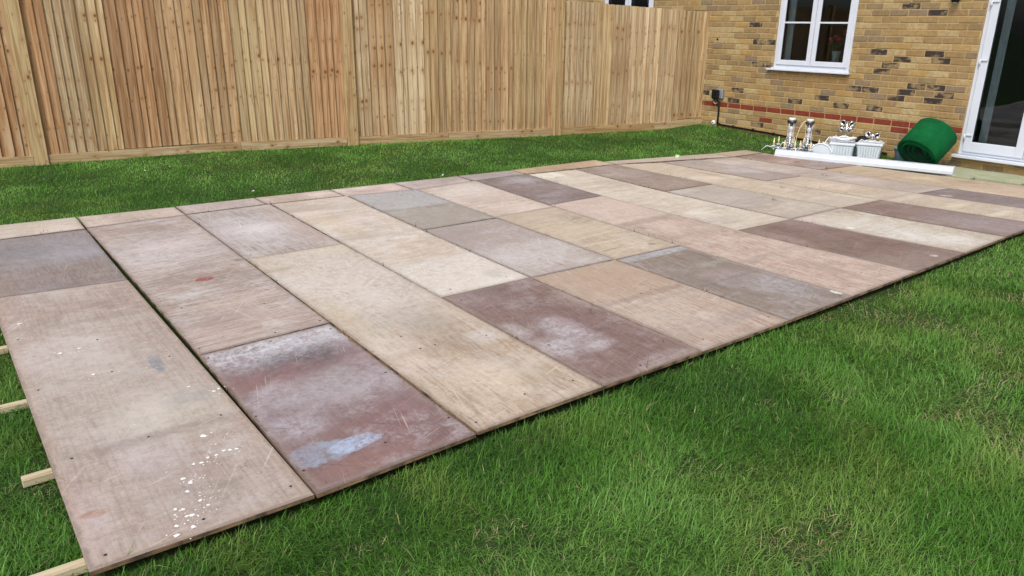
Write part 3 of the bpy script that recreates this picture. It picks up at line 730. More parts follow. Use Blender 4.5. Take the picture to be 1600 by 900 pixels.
house = empty('brick_house', (WALL, 3.7, 0))
tag(house, 'yellow brick house wall with red plinth course, white windows and patio door', 'house')
HO = Vector((WALL, 3.7, 0))
def H(mb, name, mats, parent=None, kind=None):
    """build at world coordinates, parented to the house or to one of its parts"""
    for i, q in enumerate(mb.v):
        mb.v[i] = (q[0] - HO.x, q[1] - HO.y, q[2] - HO.z)
    o = mb.build(name, mats, parent or house)
    if kind: o['kind'] = kind
    return o
W1 = (3.283, 4.41, .985, 2.06)           # window above the clutter: y0, y1, z0, z1
W2 = (6.722, 7.86, .985, 2.06)           # the one beyond the fence
DR = (.44, 1.79, .15, 2.16)              # patio door
OPEN = [W1, W2, DR]
Y0, Y1, ZT = -1.6, 9.4, 2.85
def gaps(z):                             # free intervals of y at height z
    iv = [(Y0, Y1)]
    for (a, b, c_, d) in OPEN:
        if c_ - .02 < z < d:
            nv = []
            for (s, e) in iv:
                if b <= s or a >= e: nv.append((s, e)); continue
                if a > s: nv.append((s, a))
                if b < e: nv.append((b, e))
            iv = nv
    return iv
# mortar core with openings
mb = MB()
cuts = sorted({Y0, Y1, *[q for o_ in OPEN for q in o_[:2]]})
for a, b in zip(cuts[:-1], cuts[1:]):
    op = [o_ for o_ in OPEN if o_[0] <= a and o_[1] >= b]
    if op:
        mb.box((WALL + .006, a, -.25), (WALL + .28, b, op[0][2] - .03)); mb.box((WALL + .006, a, op[0][3]), (WALL + .28, b, ZT))
    else:
        mb.box((WALL + .006, a, -.25), (WALL + .28, b, ZT))
H(mb, 'wall', M_mortar)
# bricks
COURSE, BR, JT = .075, .215, .010
BAND = .455                               # top of the red course
dark = [(4.839, 1.509), (4.556, 1.302), (2.525, 1.778), (2.235, 1.7), (3.034, 1.251), (2.203, 1.271), (2.088, 1.197), (2.807, 1.124), (2.579, 1.127), (2.931, 1.043), (3.111, .816), (2.851, .819), (3.143, .751), (2.543, .757), (2.142, .838), (2.07, .764), (2.593, .685), (2.165, .691), (3.64, .658), (4.044, .584), (3.399, .595), (2.824, .527), (4.535, 1.006), (5.47, .545), (5.071, .483), (4.474, .194), (3.099, .389), (4.862, .626), (2.38, .83), (2.45, .76)]
reds = [(4.518, .279), (2.526, .316)]
brn = random.Random(4)
bricks = []
k0 = math.ceil((-.2 - BAND) / COURSE); k1 = int((ZT - BAND) / COURSE)
for kk in range(k0, k1):
    z0 = BAND + kk * COURSE                # this course: z0 .. z0 + .065
    off = 5.547 if kk == -1 else 5.547 + (.1125 if kk % 2 else 0) + brn.choice([0, 0, .02, -.03])
    for (s, e) in gaps(z0 + .03):
        j0 = math.floor((s - off) / .225); y = off + j0 * .225
        while y < e:
            a, b = max(y + JT / 2, s + .001), min(y + .225 - JT / 2, e - .001)
            y += .225
            if b - a < .03: continue
            cy, cz = (a + b) / 2, z0 + .0325
            if kk == -1: v = 'red'
            elif any(abs(cy - q[0]) < .1125 and abs(cz - q[1]) < .0375 for q in reds): v = 'red'
            elif any(abs(cy - q[0]) < .1125 and abs(cz - q[1]) < .0375 for q in dark): v = 'burnt'
            else: v = brn.choices(['ochre', 'tan', 'pale', 'dun', 'gold', 'grey', 'burnt'], [32, 24, 16, 14, 7, 6, .3])[0]
            bricks.append((a, b, z0, v, cy, cz))
def seen_px(a, b, z):
    q = Vector((WALL, (a + b) / 2, z + .03)) - CAM
    d = q.dot(cam_f); x = 800 + 1187.93 * q.dot(cam_r) / d; y = 450 - 1187.93 * q.dot(cam_u) / d
    if not (-10 < x < 1610 and -10 < y < 300): return 0
    if (a + b) / 2 > 5.55 or z < -.02: return 0
    return (b - a) / d ** 2
order = sorted(range(len(bricks)), key=lambda i: -seen_px(*bricks[i][:3]))
single = set(i for i in order[:300] if seen_px(*bricks[i][:3]) > 0)
BMESH = {}
for v in BM:
    mb = MB(); mb.bbox((0, -BR / 2, 0), (.1, BR / 2, .065), .004)
    BMESH[v] = mb.mesh('brick', BM[v])
vars_ = list(BM)
rest = MB()
for i, (a, b, z0, v, cy, cz) in enumerate(bricks):
    pr = brn.uniform(-.0025, .0025)
    if i in single:
        o = link('brick', BMESH[v], house, (pr, cy - HO.y, z0))
        if abs((b - a) - BR) > .002: o.scale = (1, (b - a) / BR, 1)
    else:
        rest.bbox((WALL + pr, a, z0), (WALL + .1, b, z0 + .065), .004, vars_.index(v))
H(rest, 'brickwork', [BM[v] for v in vars_], None, 'stuff')
# wall above the door and windows, eaves and roof (out of frame)
k = N('brick_far')
bt = k.n('ShaderNodeTexBrick')
k.put(bt.inputs['Vector'], k.map(k.pos(), rot=(R(90), 0, R(90))))
bt.inputs['Color1'].default_value = S(172, 138, 86); bt.inputs['Color2'].default_value = S(152, 122, 78); bt.inputs['Mortar'].default_value = S(196, 168, 116)
bt.inputs['Scale'].default_value = 1; bt.inputs['Brick Width'].default_value = .225; bt.inputs['Row Height'].default_value = .075; bt.inputs['Mortar Size'].default_value = .005
k.bsdf(bt.outputs[0], .9)
mb = MB(); mb.box((WALL, Y0, ZT + .002), (WALL + .28, Y1, 5.1)); H(mb, 'upper_wall', k.m)
M_tile = simple('roof_tile', S(96, 72, 62), .85, 0, .2, 8)
mb = MB(); mb.add([(WALL - .35, Y0 - .2, 5.0), (WALL - .35, Y1 + .2, 5.0), (WALL + 3.9, Y1 + .2, 7.4), (WALL + 3.9, Y0 - .2, 7.4), (WALL - .35, Y0 - .2, 5.12), (WALL - .35, Y1 + .2, 5.12), (WALL + 3.9, Y1 + .2, 7.52), (WALL + 3.9, Y0 - .2, 7.52)], BOXF); H(mb, 'roof', M_tile)
# the dark room behind the glass
M_room = simple('room_paint', S(92, 90, 88), .9, 0, .05, 3)
mb = MB()
rx0, rx1, ry0, ry1, rz0, rz1 = WALL + .285, WALL + 4.2, Y0 + .05, Y1 - .05, .10, 2.5
mb.box((rx0, ry0, rz0 - .1), (rx1, ry1, rz0)); mb.box((rx0, ry0, rz1), (rx1, ry1, rz1 + .1)); mb.box((rx1, ry0, rz0 - .1), (rx1 + .1, ry1, rz1 + .1))
mb.box((rx0, ry0 - .1, rz0 - .1), (rx1, ry0, rz1 + .1)); mb.box((rx0, ry1, rz0 - .1), (rx1, ry1 + .1, rz1 + .1)); mb.box((rx0, 2.5, rz0), (rx1, 2.6, rz1)); mb.box((rx0, 5.5, rz0), (rx1, 5.6, rz1))
H(mb, 'inner_room', M_room)

M_upvc = simple('white_upvc', S(204, 209, 219), .32, 0, .02, 6, spec=.5)
M_seal = simple('rubber_seal', S(40, 42, 46), .6)
k = N('window_glass')
fr = k.n('ShaderNodeFresnel'); fr.inputs[0].default_value = 1.45
tr = k.n('ShaderNodeBsdfTransparent'); tr.inputs[0].default_value = (.80, .86, .86, 1)
gl = k.n('ShaderNodeBsdfGlossy'); gl.inputs['Roughness'].default_value = .01; gl.inputs['Color'].default_value = (.9, .95, 1, 1)
k.put(gl.inputs['Normal'], k.bump(k.noise(k.pos(), 2.0, 2), .02, .05))
mx = k.n('ShaderNodeMixShader')
k.put(mx.inputs[0], fr.outputs[0]); k.put(mx.inputs[1], tr.outputs[0]); k.put(mx.inputs[2], gl.outputs[0])
k.t.links.new(mx.outputs[0], k.out.inputs[0])
M_glass = k.m

def ringbars(mb, x0, x1, ya, yb, za, zb, t, b=.004):
    """four butted bars round an opening"""
    mb.bbox((x0, ya, za), (x1, ya + t, zb), b); mb.bbox((x0, yb - t, za), (x1, yb, zb), b)
    mb.bbox((x0 + .001, ya + t, za), (x1 - .001, yb - t, za + t), b); mb.bbox((x0 + .001, ya + t, zb - t), (x1 - .001, yb - t, zb), b)
def window(win, lab):
    ya, yb, za, zb = win
    mb = MB(); ringbars(mb, WALL + .022, WALL + .085, ya, yb, za, zb, .05)
    ym = (ya + yb) / 2
    mb.bbox((WALL + .024, ym - .014, za + .05), (WALL + .083, ym + .014, zb - .05), .003)
    wn = H(mb, 'window', M_upvc); wn['label'] = lab
    for (p0, p1) in ((ya + .043, ym - .005), (ym + .005, yb - .043)):
        mb = MB(); ringbars(mb, WALL + .006, WALL + .06, p0, p1, za + .043, zb - .043, .062)
        H(mb, 'sash', M_upvc, wn)
        mb = MB(); ringbars(mb, WALL + .016, WALL + .05, p0 + .060, p1 - .060, za + .103, zb - .103, .007, .001)
        H(mb, 'seal', M_seal, wn)
        mb = MB(); mb.box((WALL + .028, p0 + .05, za + .095), (WALL + .040, p1 - .05, zb - .095))
        H(mb, 'pane', M_glass, wn)
        mb = MB(); mb.bbox((WALL + .012, p0 + .06, za + .585 - .011), (WALL + .056, p1 - .06, za + .585 + .011), .003)
        H(mb, 'glazing_bar', M_upvc, wn)
    mb = MB()
    mb.bbox((WALL - .055, ya - .035, za - .034), (WALL + .02, yb + .065, za - .012), .004); mb.bbox((WALL - .012, ya - .012, za - .013), (WALL + .03, yb + .012, za + .004), .002)
    H(mb, 'sill', M_upvc, wn)
    return wn
window(W1, 'white two-casement window above the clutter')
w2 = window(W2, 'white window whose lower part the fence hides')
M_reflection = simple('maroon_reflection', S(92, 46, 46), .6, 0, .1, 20)  # added slats standing in for red roof and brick mirrored in the pane
mb = MB()
for i in range(20):
    z = W2[2] + .1 + i * .048
    mb.add([(WALL + .10, W2[0] + .06, z), (WALL + .10, W2[1] - .06, z), (WALL + .125, W2[1] - .06, z + .03), (WALL + .125, W2[0] + .06, z + .03)], [(0, 1, 2, 3)])
H(mb, 'reflection_slats', M_reflection, w2)

# patio door
ya, yb, za, zb = DR
mb = MB()
mb.bbox((WALL + .02, ya, za), (WALL + .09, ya + .05, zb), .004); mb.bbox((WALL + .02, yb - .05, za), (WALL + .09, yb, zb), .004)
mb.bbox((WALL + .021, ya + .05, zb - .05), (WALL + .089, yb - .05, zb), .004); mb.bbox((WALL + .021, ya + .05, za), (WALL + .089, yb - .05, za + .04), .004)
door = H(mb, 'patio_door', M_upvc); door['label'] = 'white patio door with tall dark glass panes'
ym = (ya + yb) / 2
for (p0, p1) in ((ym + .003, yb - .042), (ya + .042, ym - .003)):
    mb = MB()
    zl0, zl1 = za + .034, zb - .042
    mb.bbox((WALL + .004, p0, zl0), (WALL + .06, p0 + .085, zl1), .005); mb.bbox((WALL + .004, p1 - .085, zl0), (WALL + .06, p1, zl1), .005)
    mb.bbox((WALL + .005, p0 + .085, zl0), (WALL + .059, p1 - .085, zl0 + .115), .005); mb.bbox((WALL + .005, p0 + .085, zl1 - .09), (WALL + .059, p1 - .085, zl1), .005)
    H(mb, 'door_leaf', M_upvc, door)
    mb = MB(); ringbars(mb, WALL + .014, WALL + .05, p0 + .083, p1 - .083, zl0 + .113, zl1 - .088, .008, .001); H(mb, 'seal', M_seal, door)
    mb = MB(); mb.box((WALL + .028, p0 + .08, zl0 + .11), (WALL + .042, p1 - .08, zl1 - .085)); H(mb, 'pane', M_glass, door)
for zh in (.35, 1.17, 1.78):
    for yh, sg in ((yb - .047, -1), (ya + .047, 1)):
        mb = MB()
        mb.tube([(WALL - .006, yh, zh - .035), (WALL - .006, yh, zh + .03)], .010, 8)
        mb.bbox((WALL - .012, min(yh, yh + sg * .075), zh + .012), (WALL + .004, max(yh, yh + sg * .075), zh + .034), .003)
        H(mb, 'hinge', M_upvc, door)
mb = MB(); mb.bbox((WALL - .075, ya - .03, za - .034), (WALL + .06, yb + .03, za - .004), .004); H(mb, 'threshold', M_upvc, door)

# fittings on the wall
M_black = simple('black_plastic', S(17, 17, 19), .6, 0, .1, spec=.25)
M_gbox = simple('grey_plastic', S(128, 132, 138), .5)
M_cream = simple('cream_cable', S(206, 190, 150), .5)
M_white = simple('white_plastic', S(226, 228, 232), .4, 0, .04)
jb = empty('junction_box', (WALL, 5.26, .56))
tag(jb, 'black outdoor socket box on a grey back plate by the fence corner', 'socket box')
mb = MB(); mb.bbox((-.05, -.085, -.065), (0, .06, .075), .012); mb.build('back_plate', M_gbox, jb)
mb = MB(); mb.bbox((-.10, -.045, -.07), (-.052, .085, .068), .016); mb.build('cover', M_black, jb)
mb = MB(); mb.tube([(-.07, -.02, -.069), (-.07, -.02, -.11)], .014); mb.tube([(-.07, .035, -.069), (-.07, .035, -.1)], .010); mb.build('cable_gland', M_black, jb)
mb = MB(); mb.tube([(-.07, .035, -.10), (-.072, .035, -.125), (-.075, .02, -.135), (-.07, -.005, -.128), (-.07, -.03, -.115)], .005, 6); mb.build('flex', M_cream, jb)
mb = MB()
zc = lambda y: float(gz(WALL, y)) + .045
mb.tube([(WALL - .03, 5.24, .45), (WALL - .022, 5.235, .36), (WALL - .020, 5.235, .10), (WALL - .020, 5.22, zc(5.2) + .015), (WALL - .020, 5.17, zc(5.17)), (WALL - .02, 4.4, zc(4.4)), (WALL - .02, 3.4, zc(3.4)), (WALL - .02, 2.6, zc(2.6))], .013, 8)
cp = mb.build('cable_conduit', M_black, None)
tag(cp, 'black cable conduit dropping from the socket box and running along the wall foot', 'conduit')
for y in (4.95, 4.6, 4.25):
    mb = MB(); mb.bbox((WALL - .036, y - .012, zc(y) - .018), (WALL, y + .012, zc(y) + .02), .003); mb.build('clip', M_black, cp)
mb = MB(); mb.lathe([(.034, 0), (.034, .012), (.026, .022), (.010, .024)], seg=20)
vt = mb.build('wall_vent', M_white, None, (WALL + .004, 5.323, .14), (0, R(-90), 0))
tag(vt, 'small round white plug low on the wall by the black conduit', 'vent')
mb = MB(); mb.lathe([(.010, .0242), (.008, .027)], seg=10); mb.build('hole', M_black, vt)
lp = empty('wall_lamp', (WALL, 2.10, 1.80))
tag(lp, 'small black wall lamp cut by the top of the picture beside the door', 'lamp')
mb = MB(); mb.lathe([(.035, -.004), (.045, .02), (.045, .12), (.03, .14)], (-.07, 0, 0), 16); mb.bbox((-.03, -.03, .03), (0.003, .03, .11), .006); mb.build('housing', M_black, lp)
mb = MB(); mb.lathe([(.008, -.014), (.018, -.008), (.020, -.0045)], (-.07, 0, 0), 12); mb.build('lens', M_white, lp)
mb = MB(); mb.lathe([(.016, 0), (.016, .006), (.010, .007)], seg=12)
tag(mb.build('weep_cap', M_black, None, (WALL + .003, 5.398, 1.33), (0, R(-90), 0)), 'tiny dark cap in the bricks next to the fence top', 'cap')

# things behind the glass
M_red = simple('red_petals', S(196, 40, 52), .6, 0, .2, 40)
M_leaf = simple('dark_leaves', S(58, 84, 44), .6, 0, .2, 40)
M_vase = simple('glass_vase', S(150, 160, 158), .15, 0, .05)
M_curt = simple('grey_curtain', S(176, 180, 188), .9, 0, .05, 14)
fv = empty('flower_vase', (WALL + .19, 3.60, .985))
tag(fv, 'vase of red flowers standing behind the right window casement', 'vase')
mb = MB(); mb.lathe([(.05, 0), (.06, .02), (.045, .14), (.06, .24), (.055, .24), (.04, .14), (.05, .03)], seg=16); mb.build('vase', M_vase, fv)
hr = random.Random(3)
for i in range(9):
    a = hr.uniform(0, 6.28); rr = hr.uniform(.03, .16); hz = hr.uniform(.30, .46)
    top = Vector((rr * math.cos(a) * .6, rr * math.sin(a), hz))
    mb = MB(); mb.tube([(0, 0, .16), (top.x * .5, top.y * .5, hz * .7), top], .004, 5)
    for j in range(5):
        q = Vector((top.x * .6, top.y * .6, hz * .75)) + Vector((hr.uniform(-.05, .05), hr.uniform(-.06, .06), hr.uniform(-.06, .06)))
        d = Vector((hr.uniform(-1, 1), hr.uniform(-1, 1), hr.uniform(-.3, .8))).normalized() * .05
        sd_ = d.cross(Vector((0, 0, 1))).normalized() * .014
        mb.add([q, q + d * .5 + sd_, q + d, q + d * .5 - sd_], [(0, 1, 2, 3)])
    mb.build('stem', M_leaf, fv)
    if i < 5:
        mb = MB()
        for j in range(8):
            an = j * .785; tp = top + Vector((math.cos(an) * .055, math.sin(an) * .055, .03 + .01 * (j % 2)))
            sd_ = Vector((-math.sin(an), math.cos(an), 0)) * .018
            mb.add([top, top + (tp - top) * .6 + sd_, tp, top + (tp - top) * .6 - sd_], [(0, 1, 2, 3)], 0, True)
        mb.lathe([(.010, 0), (.032, .016), (.026, .04), (.008, .05)], top, 8)
        mb.build('flower', M_red, fv)
mb = MB(); mb.lathe([(.07, 0), (.085, .04), (.06, .10), (.016, .125)], (0, 0, 0), 14)
ket = mb.build('red_pot', M_red, None, (WALL + .17, 4.02, .985)); tag(ket, 'rounded red pot on the inner sill behind the left casement', 'pot')
mb = MB(); mb.tube([(0, -.05, .02), (0, -.1, .04), (0, -.11, .0)], .010, 6); mb.build('spout', M_red, ket)
M_isill = simple('inner_sill', S(210, 210, 208), .5)
mb = MB(); mb.box((WALL + .10, W1[0], .955), (WALL + .33, W1[1], .984)); H(mb, 'inner_sill', M_isill)
def curtain(y0, y1, z0, z1, x, lab):
    mb = MB(); n = 14
    pts = [(x + .018 * math.sin(i * 1.9), y0 + (y1 - y0) * i / n) for i in range(n + 1)]
    vv = [(px, py, z) for (px, py) in pts for z in (z0, z1)] + [(px + .006, py, z) for (px, py) in pts for z in (z0, z1)]
    m_ = 2 * (n + 1)
    fs = [(2 * i, 2 * i + 1, 2 * i + 3, 2 * i + 2) for i in range(n)] + [(m_ + 2 * i + 2, m_ + 2 * i + 3, m_ + 2 * i + 1, m_ + 2 * i) for i in range(n)]
    mb.add(vv, fs, 0, True)
    tag(mb.build('curtain', M_curt, None), lab, 'curtain', 'pale curtains behind the glass')
curtain(4.235, 4.335, .99, 2.2, WALL + .13, 'pale curtain edge behind the left window casement')
curtain(1.565, 1.655, .12, 2.3, WALL + .15, 'pale curtain edge behind the patio door glass')

# ------------------------------------------------------------------ mossy slabs by the door
k = N('mossy_concrete')
p = k.pos()
a_ = k.noise(p, 5, 6, .6); b_ = k.noise(p, 40, 5, .7)
c = k.mix(k.step(a_, .35, .65), S(166, 164, 140), S(148, 154, 122))
c = k.mix(k.step(b_, .5, .7, 0, .5), c, S(120, 126, 96))
k.bsdf(c, .9, 0, k.bump(b_, .5, .006), .2)
M_moss = k.m
pav = empty('paving', (8.95, .9, 0)); tag(pav, 'pale mossy paving slabs in front of the patio door', None, None, 'structure')
yy = 1.84
for i in range(5):
    for (xa, xb) in ((8.60, 8.93), (8.94, 9.29)):
        y1 = yy - i * .46 - (.05 if xa < 8.7 else 0); y0 = y1 - .45
        dx = .0
        xa2 = xa + (0.0 if xa > 8.7 else max(0, (lx(13, y0) - 8.60 + .02)))
        if xb - xa2 < .08: continue
        mb = MB(); mb.bbox((xa2 - 8.95, y0 - .9, -.06), (xb - 8.95, y1 - .9, .012 + .003 * ((i * 7) % 3 - 1)), .006)
        mb.build('slab', M_moss, pav)

# ------------------------------------------------------------------ clutter at the foot of the wall
Zc = lambda x, y: float(gz(x, y)) + .02
M_gut = simple('white_pvc', S(202, 208, 215), .35, 0, .03, 5)
A_, B_ = Vector((8.25, 3.45, 0)), Vector((8.73, 1.545, 0))
ln = (B_ - A_).length
gt = empty('white_gutter', (A_.x, A_.y, 0), (0, 0, math.atan2(B_.y - A_.y, B_.x - A_.x)))
tag(gt, 'long white plastic box gutter lying in the grass before the clutter', 'gutter')
# profile across (local y towards the wall is +): folded channel with a rolled top edge
prof = [(-.055, .012), (-.060, .018), (-.060, .050), (-.054, .056), (-.048, .058), (-.046, .066), (-.040, .092), (-.030, .098), (.035, .098), (.048, .092), (.056, .075), (.058, .014), (.050, .010)]
za_, zb_ = Zc(8.25, 3.45) + .012, Zc(8.73, 1.545) + .012
vv = [(0, y, z + za_) for y, z in prof] + [(ln, y, z + zb_) for y, z in prof]
n_ = len(prof)
mb = MB(); mb.add(vv, [(i, (i + 1) % n_, n_ + (i + 1) % n_, n_ + i) for i in range(n_)])
mb.build('channel', M_gut, gt)
for x, zz in ((-.006, za_), (ln - .014, zb_)):
    mb = MB(); q = [(x, y * 1.03, z * 1.03 + zz - .001) for y, z in prof] + [(x + .02, y * 1.03, z * 1.03 + zz - .001) for y, z in prof]
    mb.add(q, [(i, (i + 1) % n_, n_ + (i + 1) % n_, n_ + i) for i in range(n_)] + [tuple(range(n_))[::-1], tuple(range(n_, 2 * n_))])
    mb.build('end_cap', M_gut, gt)
mb = MB()
for t in (.2, .45, .75, 1.0): mb.bbox((ln * t * .5, -.070, za_ + .012), (ln * t * .5 + .05, -.0605, za_ + .022), .002)
mb.build('lip', M_gut, gt)

M_chrome = simple('chrome', (.75, .76, .78, 1), .12, 1.0, .04)
M_dchrome = simple('dark_chrome', (.16, .16, .17, 1), .25, 1.0, .04)
M_wax = simple('candle_sleeve', S(232, 214, 170), .5)
M_crys = simple('cut_glass', S(208, 212, 218), .06, 0, .05, 60, spec=.9)
def chandelier(x, y, rot, lab, narm=6, hh=.43):
    z = Zc(x, y) + .03
    t = empty('chandelier', (x, y, z), (0, 0, rot)); tag(t, lab, 'chandelier', 'chandeliers stood by the wall')
    mb = MB(); mb.lathe([(.012, .02), (.03, .03), (.012, .06), (.022, .09), (.030, .12), (.010, .14), (.010, hh - .14)], seg=12); mb.build('stem', M_chrome, t)
    mb = MB(); mb.lathe([(.008, .145), (.020, .155), (.009, .165), (.017, .18), (.008, .195), (.020, .21), (.026, .225), (.012, .24), (.018, .255), (.009, .27), (.016, .285), (.028, .31), (.018, .33), (.008, hh - .09)], seg=10); mb.build('glass_spindle', M_crys, t)
    for i in range(5):
        a = 1.256 * i + .3
        mb = MB()
        prf = [(.045, hh - .06), (.036, .30), (.034, .22), (.05, .15), (.08, .12)]
        pl = [(r_ * math.cos(a), r_ * math.sin(a), h_) for r_, h_ in prf]
        mb.tube(pl, [.004, .002, .0045, .002, .004], 5); mb.build('crystal_strand', M_crys, t)
    mb = MB(); mb.lathe([(.014, hh - .09), (.050, hh - .055), (.058, hh - .03), (.058, hh - .022)], seg=18); mb.build('ceiling_rose', M_dchrome, t)
    mb = MB(); mb.lathe([(.040, hh - .0225), (.042, hh + .002), (.036, hh + .008)], seg=16); mb.build('mounting_plate', M_white, t)
    for i in range(narm):
        a = 2 * math.pi * i / narm
        ca, sa = math.cos(a), math.sin(a)
        pr = [(.015, .10), (.05, .14), (.09, .12), (.12, .055), (.15, .03), (.18, .045), (.19, .075)]
        mb = MB(); mb.tube([(r * ca, r * sa, h) for r, h in pr], .0065, 7); am = mb.build('arm', M_chrome, t)
        mb = MB(); mb.lathe([(.008, .07), (.032, .082), (.034, .088), (.010, .092)], (.19 * ca, .19 * sa, 0), 12); mb.build('drip_cup', M_crys, am)
        mb = MB(); mb.lathe([(.011, .092), (.011, .150), (.006, .158), (.006, .172), (.002, .182)], (.19 * ca, .19 * sa, 0), 10); mb.build('candle', M_wax, am)
        mb = MB()
        for (r, h0) in ((.06, .115), (.19, .066), (.12, .04), (.15, .02)):
            mb.lathe([(.001, h0), (.010, h0 - .018), (.003, h0 - .034)], (r * ca - .012 * sa, r * sa + .012 * ca, 0), 6)
            mb.lathe([(.001, h0 + .01), (.009, h0 - .006), (.003, h0 - .02)], (r * ca + .02 * sa, r * sa - .02 * ca, 0), 6)
        mb.build('crystal_drops', M_crys, am)['kind'] = 'stuff'
    return t
c1 = chandelier(8.52, 3.47, .3, 'chrome chandelier with candle tubes at the left end of the clutter')
c2 = chandelier(8.60, 3.27, .8, 'chrome chandelier with a cream flex looping from its top, beside the boxes')
mb = MB(); mb.tube([(0, .03, .42), (-.02, .08, .40), (-.03, .12, .33), (-.03, .145, .22), (-.05, .16, .12), (-.06, .17, .02)], .005, 6); mb.build('flex', M_cream, c2)
mb = MB(); mb.tube([(.05, .05, .06), (-.02, .12, .05), (-.05, .2, .06), (-.03, .27, .07), (-.05, .33, .01)], .006, 6); mb.build('flex', M_white, c1)

M_box = simple('pale_plastic', S(206, 214, 220), .45, 0, .04, 8)
def ribbed_box(x, y, rot, w_, d_, h_, lab, ribs=8, lipped=True):
    t = empty('ribbed_box', (x, y, Zc(x, y) - .01), (0, 0, rot)); tag(t, lab, 'box', 'pale plastic boxes by the wall')
    # tapered tub with side walls; local -y is the front
    b, tp = .86, 1.0
    vv = []
    for (zz, s) in ((0, b), (h_, tp)):
        vv += [(-w_ / 2 * s, -d_ / 2 * s, zz), (w_ / 2 * s, -d_ / 2 * s, zz), (w_ / 2 * s, d_ / 2 * s, zz), (-w_ / 2 * s, d_ / 2 * s, zz)]
    mb = MB(); mb.add(vv, [(3, 2, 1, 0), (0, 1, 5, 4), (1, 2, 6, 5), (2, 3, 7, 6), (3, 0, 4, 7)]); mb.build('tub', M_box, t)
    mb = MB(); mb.bbox((-w_ / 2 - .012, -d_ / 2 - .012, h_ - .012), (w_ / 2 + .012, d_ / 2 + .012, h_ + .016), .006); mb.build('lid', M_box, t)
    for i in range(ribs):
        xx = -w_ / 2 * b * .92 + w_ * b * .92 * (i / (ribs - 1))
        f = (h_ - .03) / h_
        sx = 1 + (tp / b - 1) * f
        y0 = -d_ / 2 * b; y1 = -d_ / 2 * (b + (tp - b) * f)
        mb = MB(); r_ = .009
        mb.add([(xx - r_, y0 + .002, 0.01), (xx, y0 - .012, .01), (xx + r_, y0 + .002, .01), (xx * sx - r_, y1 + .002, h_ - .03), (xx * sx, y1 - .012, h_ - .03), (xx * sx + r_, y1 + .002, h_ - .03)],
               [(0, 1, 4, 3), (1, 2, 5, 4), (0, 2, 1), (3, 4, 5)]); mb.build('rib', M_box, t)
    return t
ang = math.atan2(B_.y - A_.y, B_.x - A_.x) + .10
ribbed_box(8.80, 2.90, ang, .27, .20, .19, 'pale plastic ribbed box under the coil of white cable', 8)
ribbed_box(8.93, 2.63, ang + .05, .27, .22, .20, 'pale plastic ribbed box nearest the blue tub', 9)
# rounded bin lying at the left of the boxes
t = empty('rounded_bin', (8.66, 3.08, Zc(8.66, 3.08)), (0, 0, ang)); tag(t, 'smooth pale plastic bin with rounded shoulder between chandeliers and ribbed boxes', 'bin')
prof = [(.13 * math.cos(a), .05 + .14 * math.sin(a)) for a in [math.pi * i / 10 for i in range(11)]] + [(-.13, 0), (.13, 0)]
n_ = len(prof)
mb = MB(); mb.add([(x, -.12, z) for x, z in prof] + [(x * .94, .14, z * .96) for x, z in prof], [((i + 1) % n_, i, n_ + i, n_ + (i + 1) % n_) for i in range(n_)] + [tuple(range(n_)), tuple(range(n_, 2 * n_))[::-1]]); mb.build('shell', M_box, t)
mb = MB(); mb.tube([(x * 1.03, -.122, z * 1.03 + .002) for x, z in prof[:11]], .008, 6); mb.build('rim', M_white, t)
# coil of cable
mb = MB()
pts = []
cr = random.Random(8)
for i in range(90):
    a = i * .42; r_ = .10 + .035 * math.sin(i * .37)
    pts.append((r_ * 1.25 * math.cos(a), r_ * .62 * math.sin(a), .012 + .05 * (i / 90) + .012 * math.sin(i * 1.3)))
pts += [(-.16, -.05, .05), (-.19, -.10, -.02), (-.17, -.13, -.10), (-.15, -.12, -.17)]
mb.tube(pts, .0065, 6)
tag(mb.build('cable_coil', M_white, None, (8.79, 2.91, Zc(8.8, 2.9) + .20), (0, 0, ang)), 'loose coil of white cable piled on the ribbed box', 'cable')
mb = MB(); mb.tube([(-.12 + .24 * i / 24, .05 * math.sin(i * .9), .012 + .006 * math.sin(i * 2.1)) for i in range(25)], .0055, 6); mb.tube([(.13 - .2 * i / 18, -.05 + .03 * math.cos(i * .8), .010) for i in range(19)], .0055, 6)
tag(mb.build('cable_loop', M_white, None, (8.93, 2.63, Zc(8.93, 2.63) + .212), (0, 0, ang)), 'thin white cable strewn over the lid of the ribbed box nearest the tub', 'cable')
# spotlight fittings
def spots(x, y, z, rot, lab, n, hgt):
    t = empty('spotlight_fitting', (x, y, z), (0, 0, rot)); tag(t, lab, 'spotlight', 'chrome spotlight fittings among the boxes')
    mb = MB(); mb.bbox((-.05, -.03, 0), (.05, .03, .018), .006); mb.build('base_plate', M_chrome, t)
    mb = MB(); mb.tube([(0, 0, .018), (0, 0, hgt)], .011, 8); mb.tube([(-.04, 0, hgt * .72), (.04, 0, hgt * .78)], .009, 8); mb.build('stem', M_chrome, t)
    for i in range(n):
        sx = (-.04, .045, -.05, .04)[i]; zz = hgt + (.0, -.005, -.075, -.07)[i]
        hd = empty('lamp_head', (sx, 0, zz)); hd.parent = t; hd.rotation_euler = (R(98 + 14 * i), 0, R(-25 + 50 * (i % 2)))
        mb = MB(); mb.lathe([(.012, -.03), (.026, -.02), (.034, .015), (.036, .034), (.030, .034), (.024, .012)], seg=14); mb.build('shell', M_chrome, hd)
        mb = MB(); mb.lathe([(.021, .013), (.010, .017)], seg=10); mb.build('bulb', M_black, hd)
spots(9.02, 3.02, Zc(9.02, 3.02) + .155, ang + .2, 'chrome cluster of spotlights standing tallest behind the cable coil', 4, .235)
spots(9.0, 2.66, Zc(8.9, 2.66) + .217, ang, 'pair of chrome ring spotlights on the ribbed box lid', 2, .085)
pd_ = empty('upturned_crate', (9.03, 3.0, Zc(9.03, 3.0)), (0, 0, ang)); tag(pd_, 'white framed crate behind the cable coil carrying the spotlight cluster', 'crate')
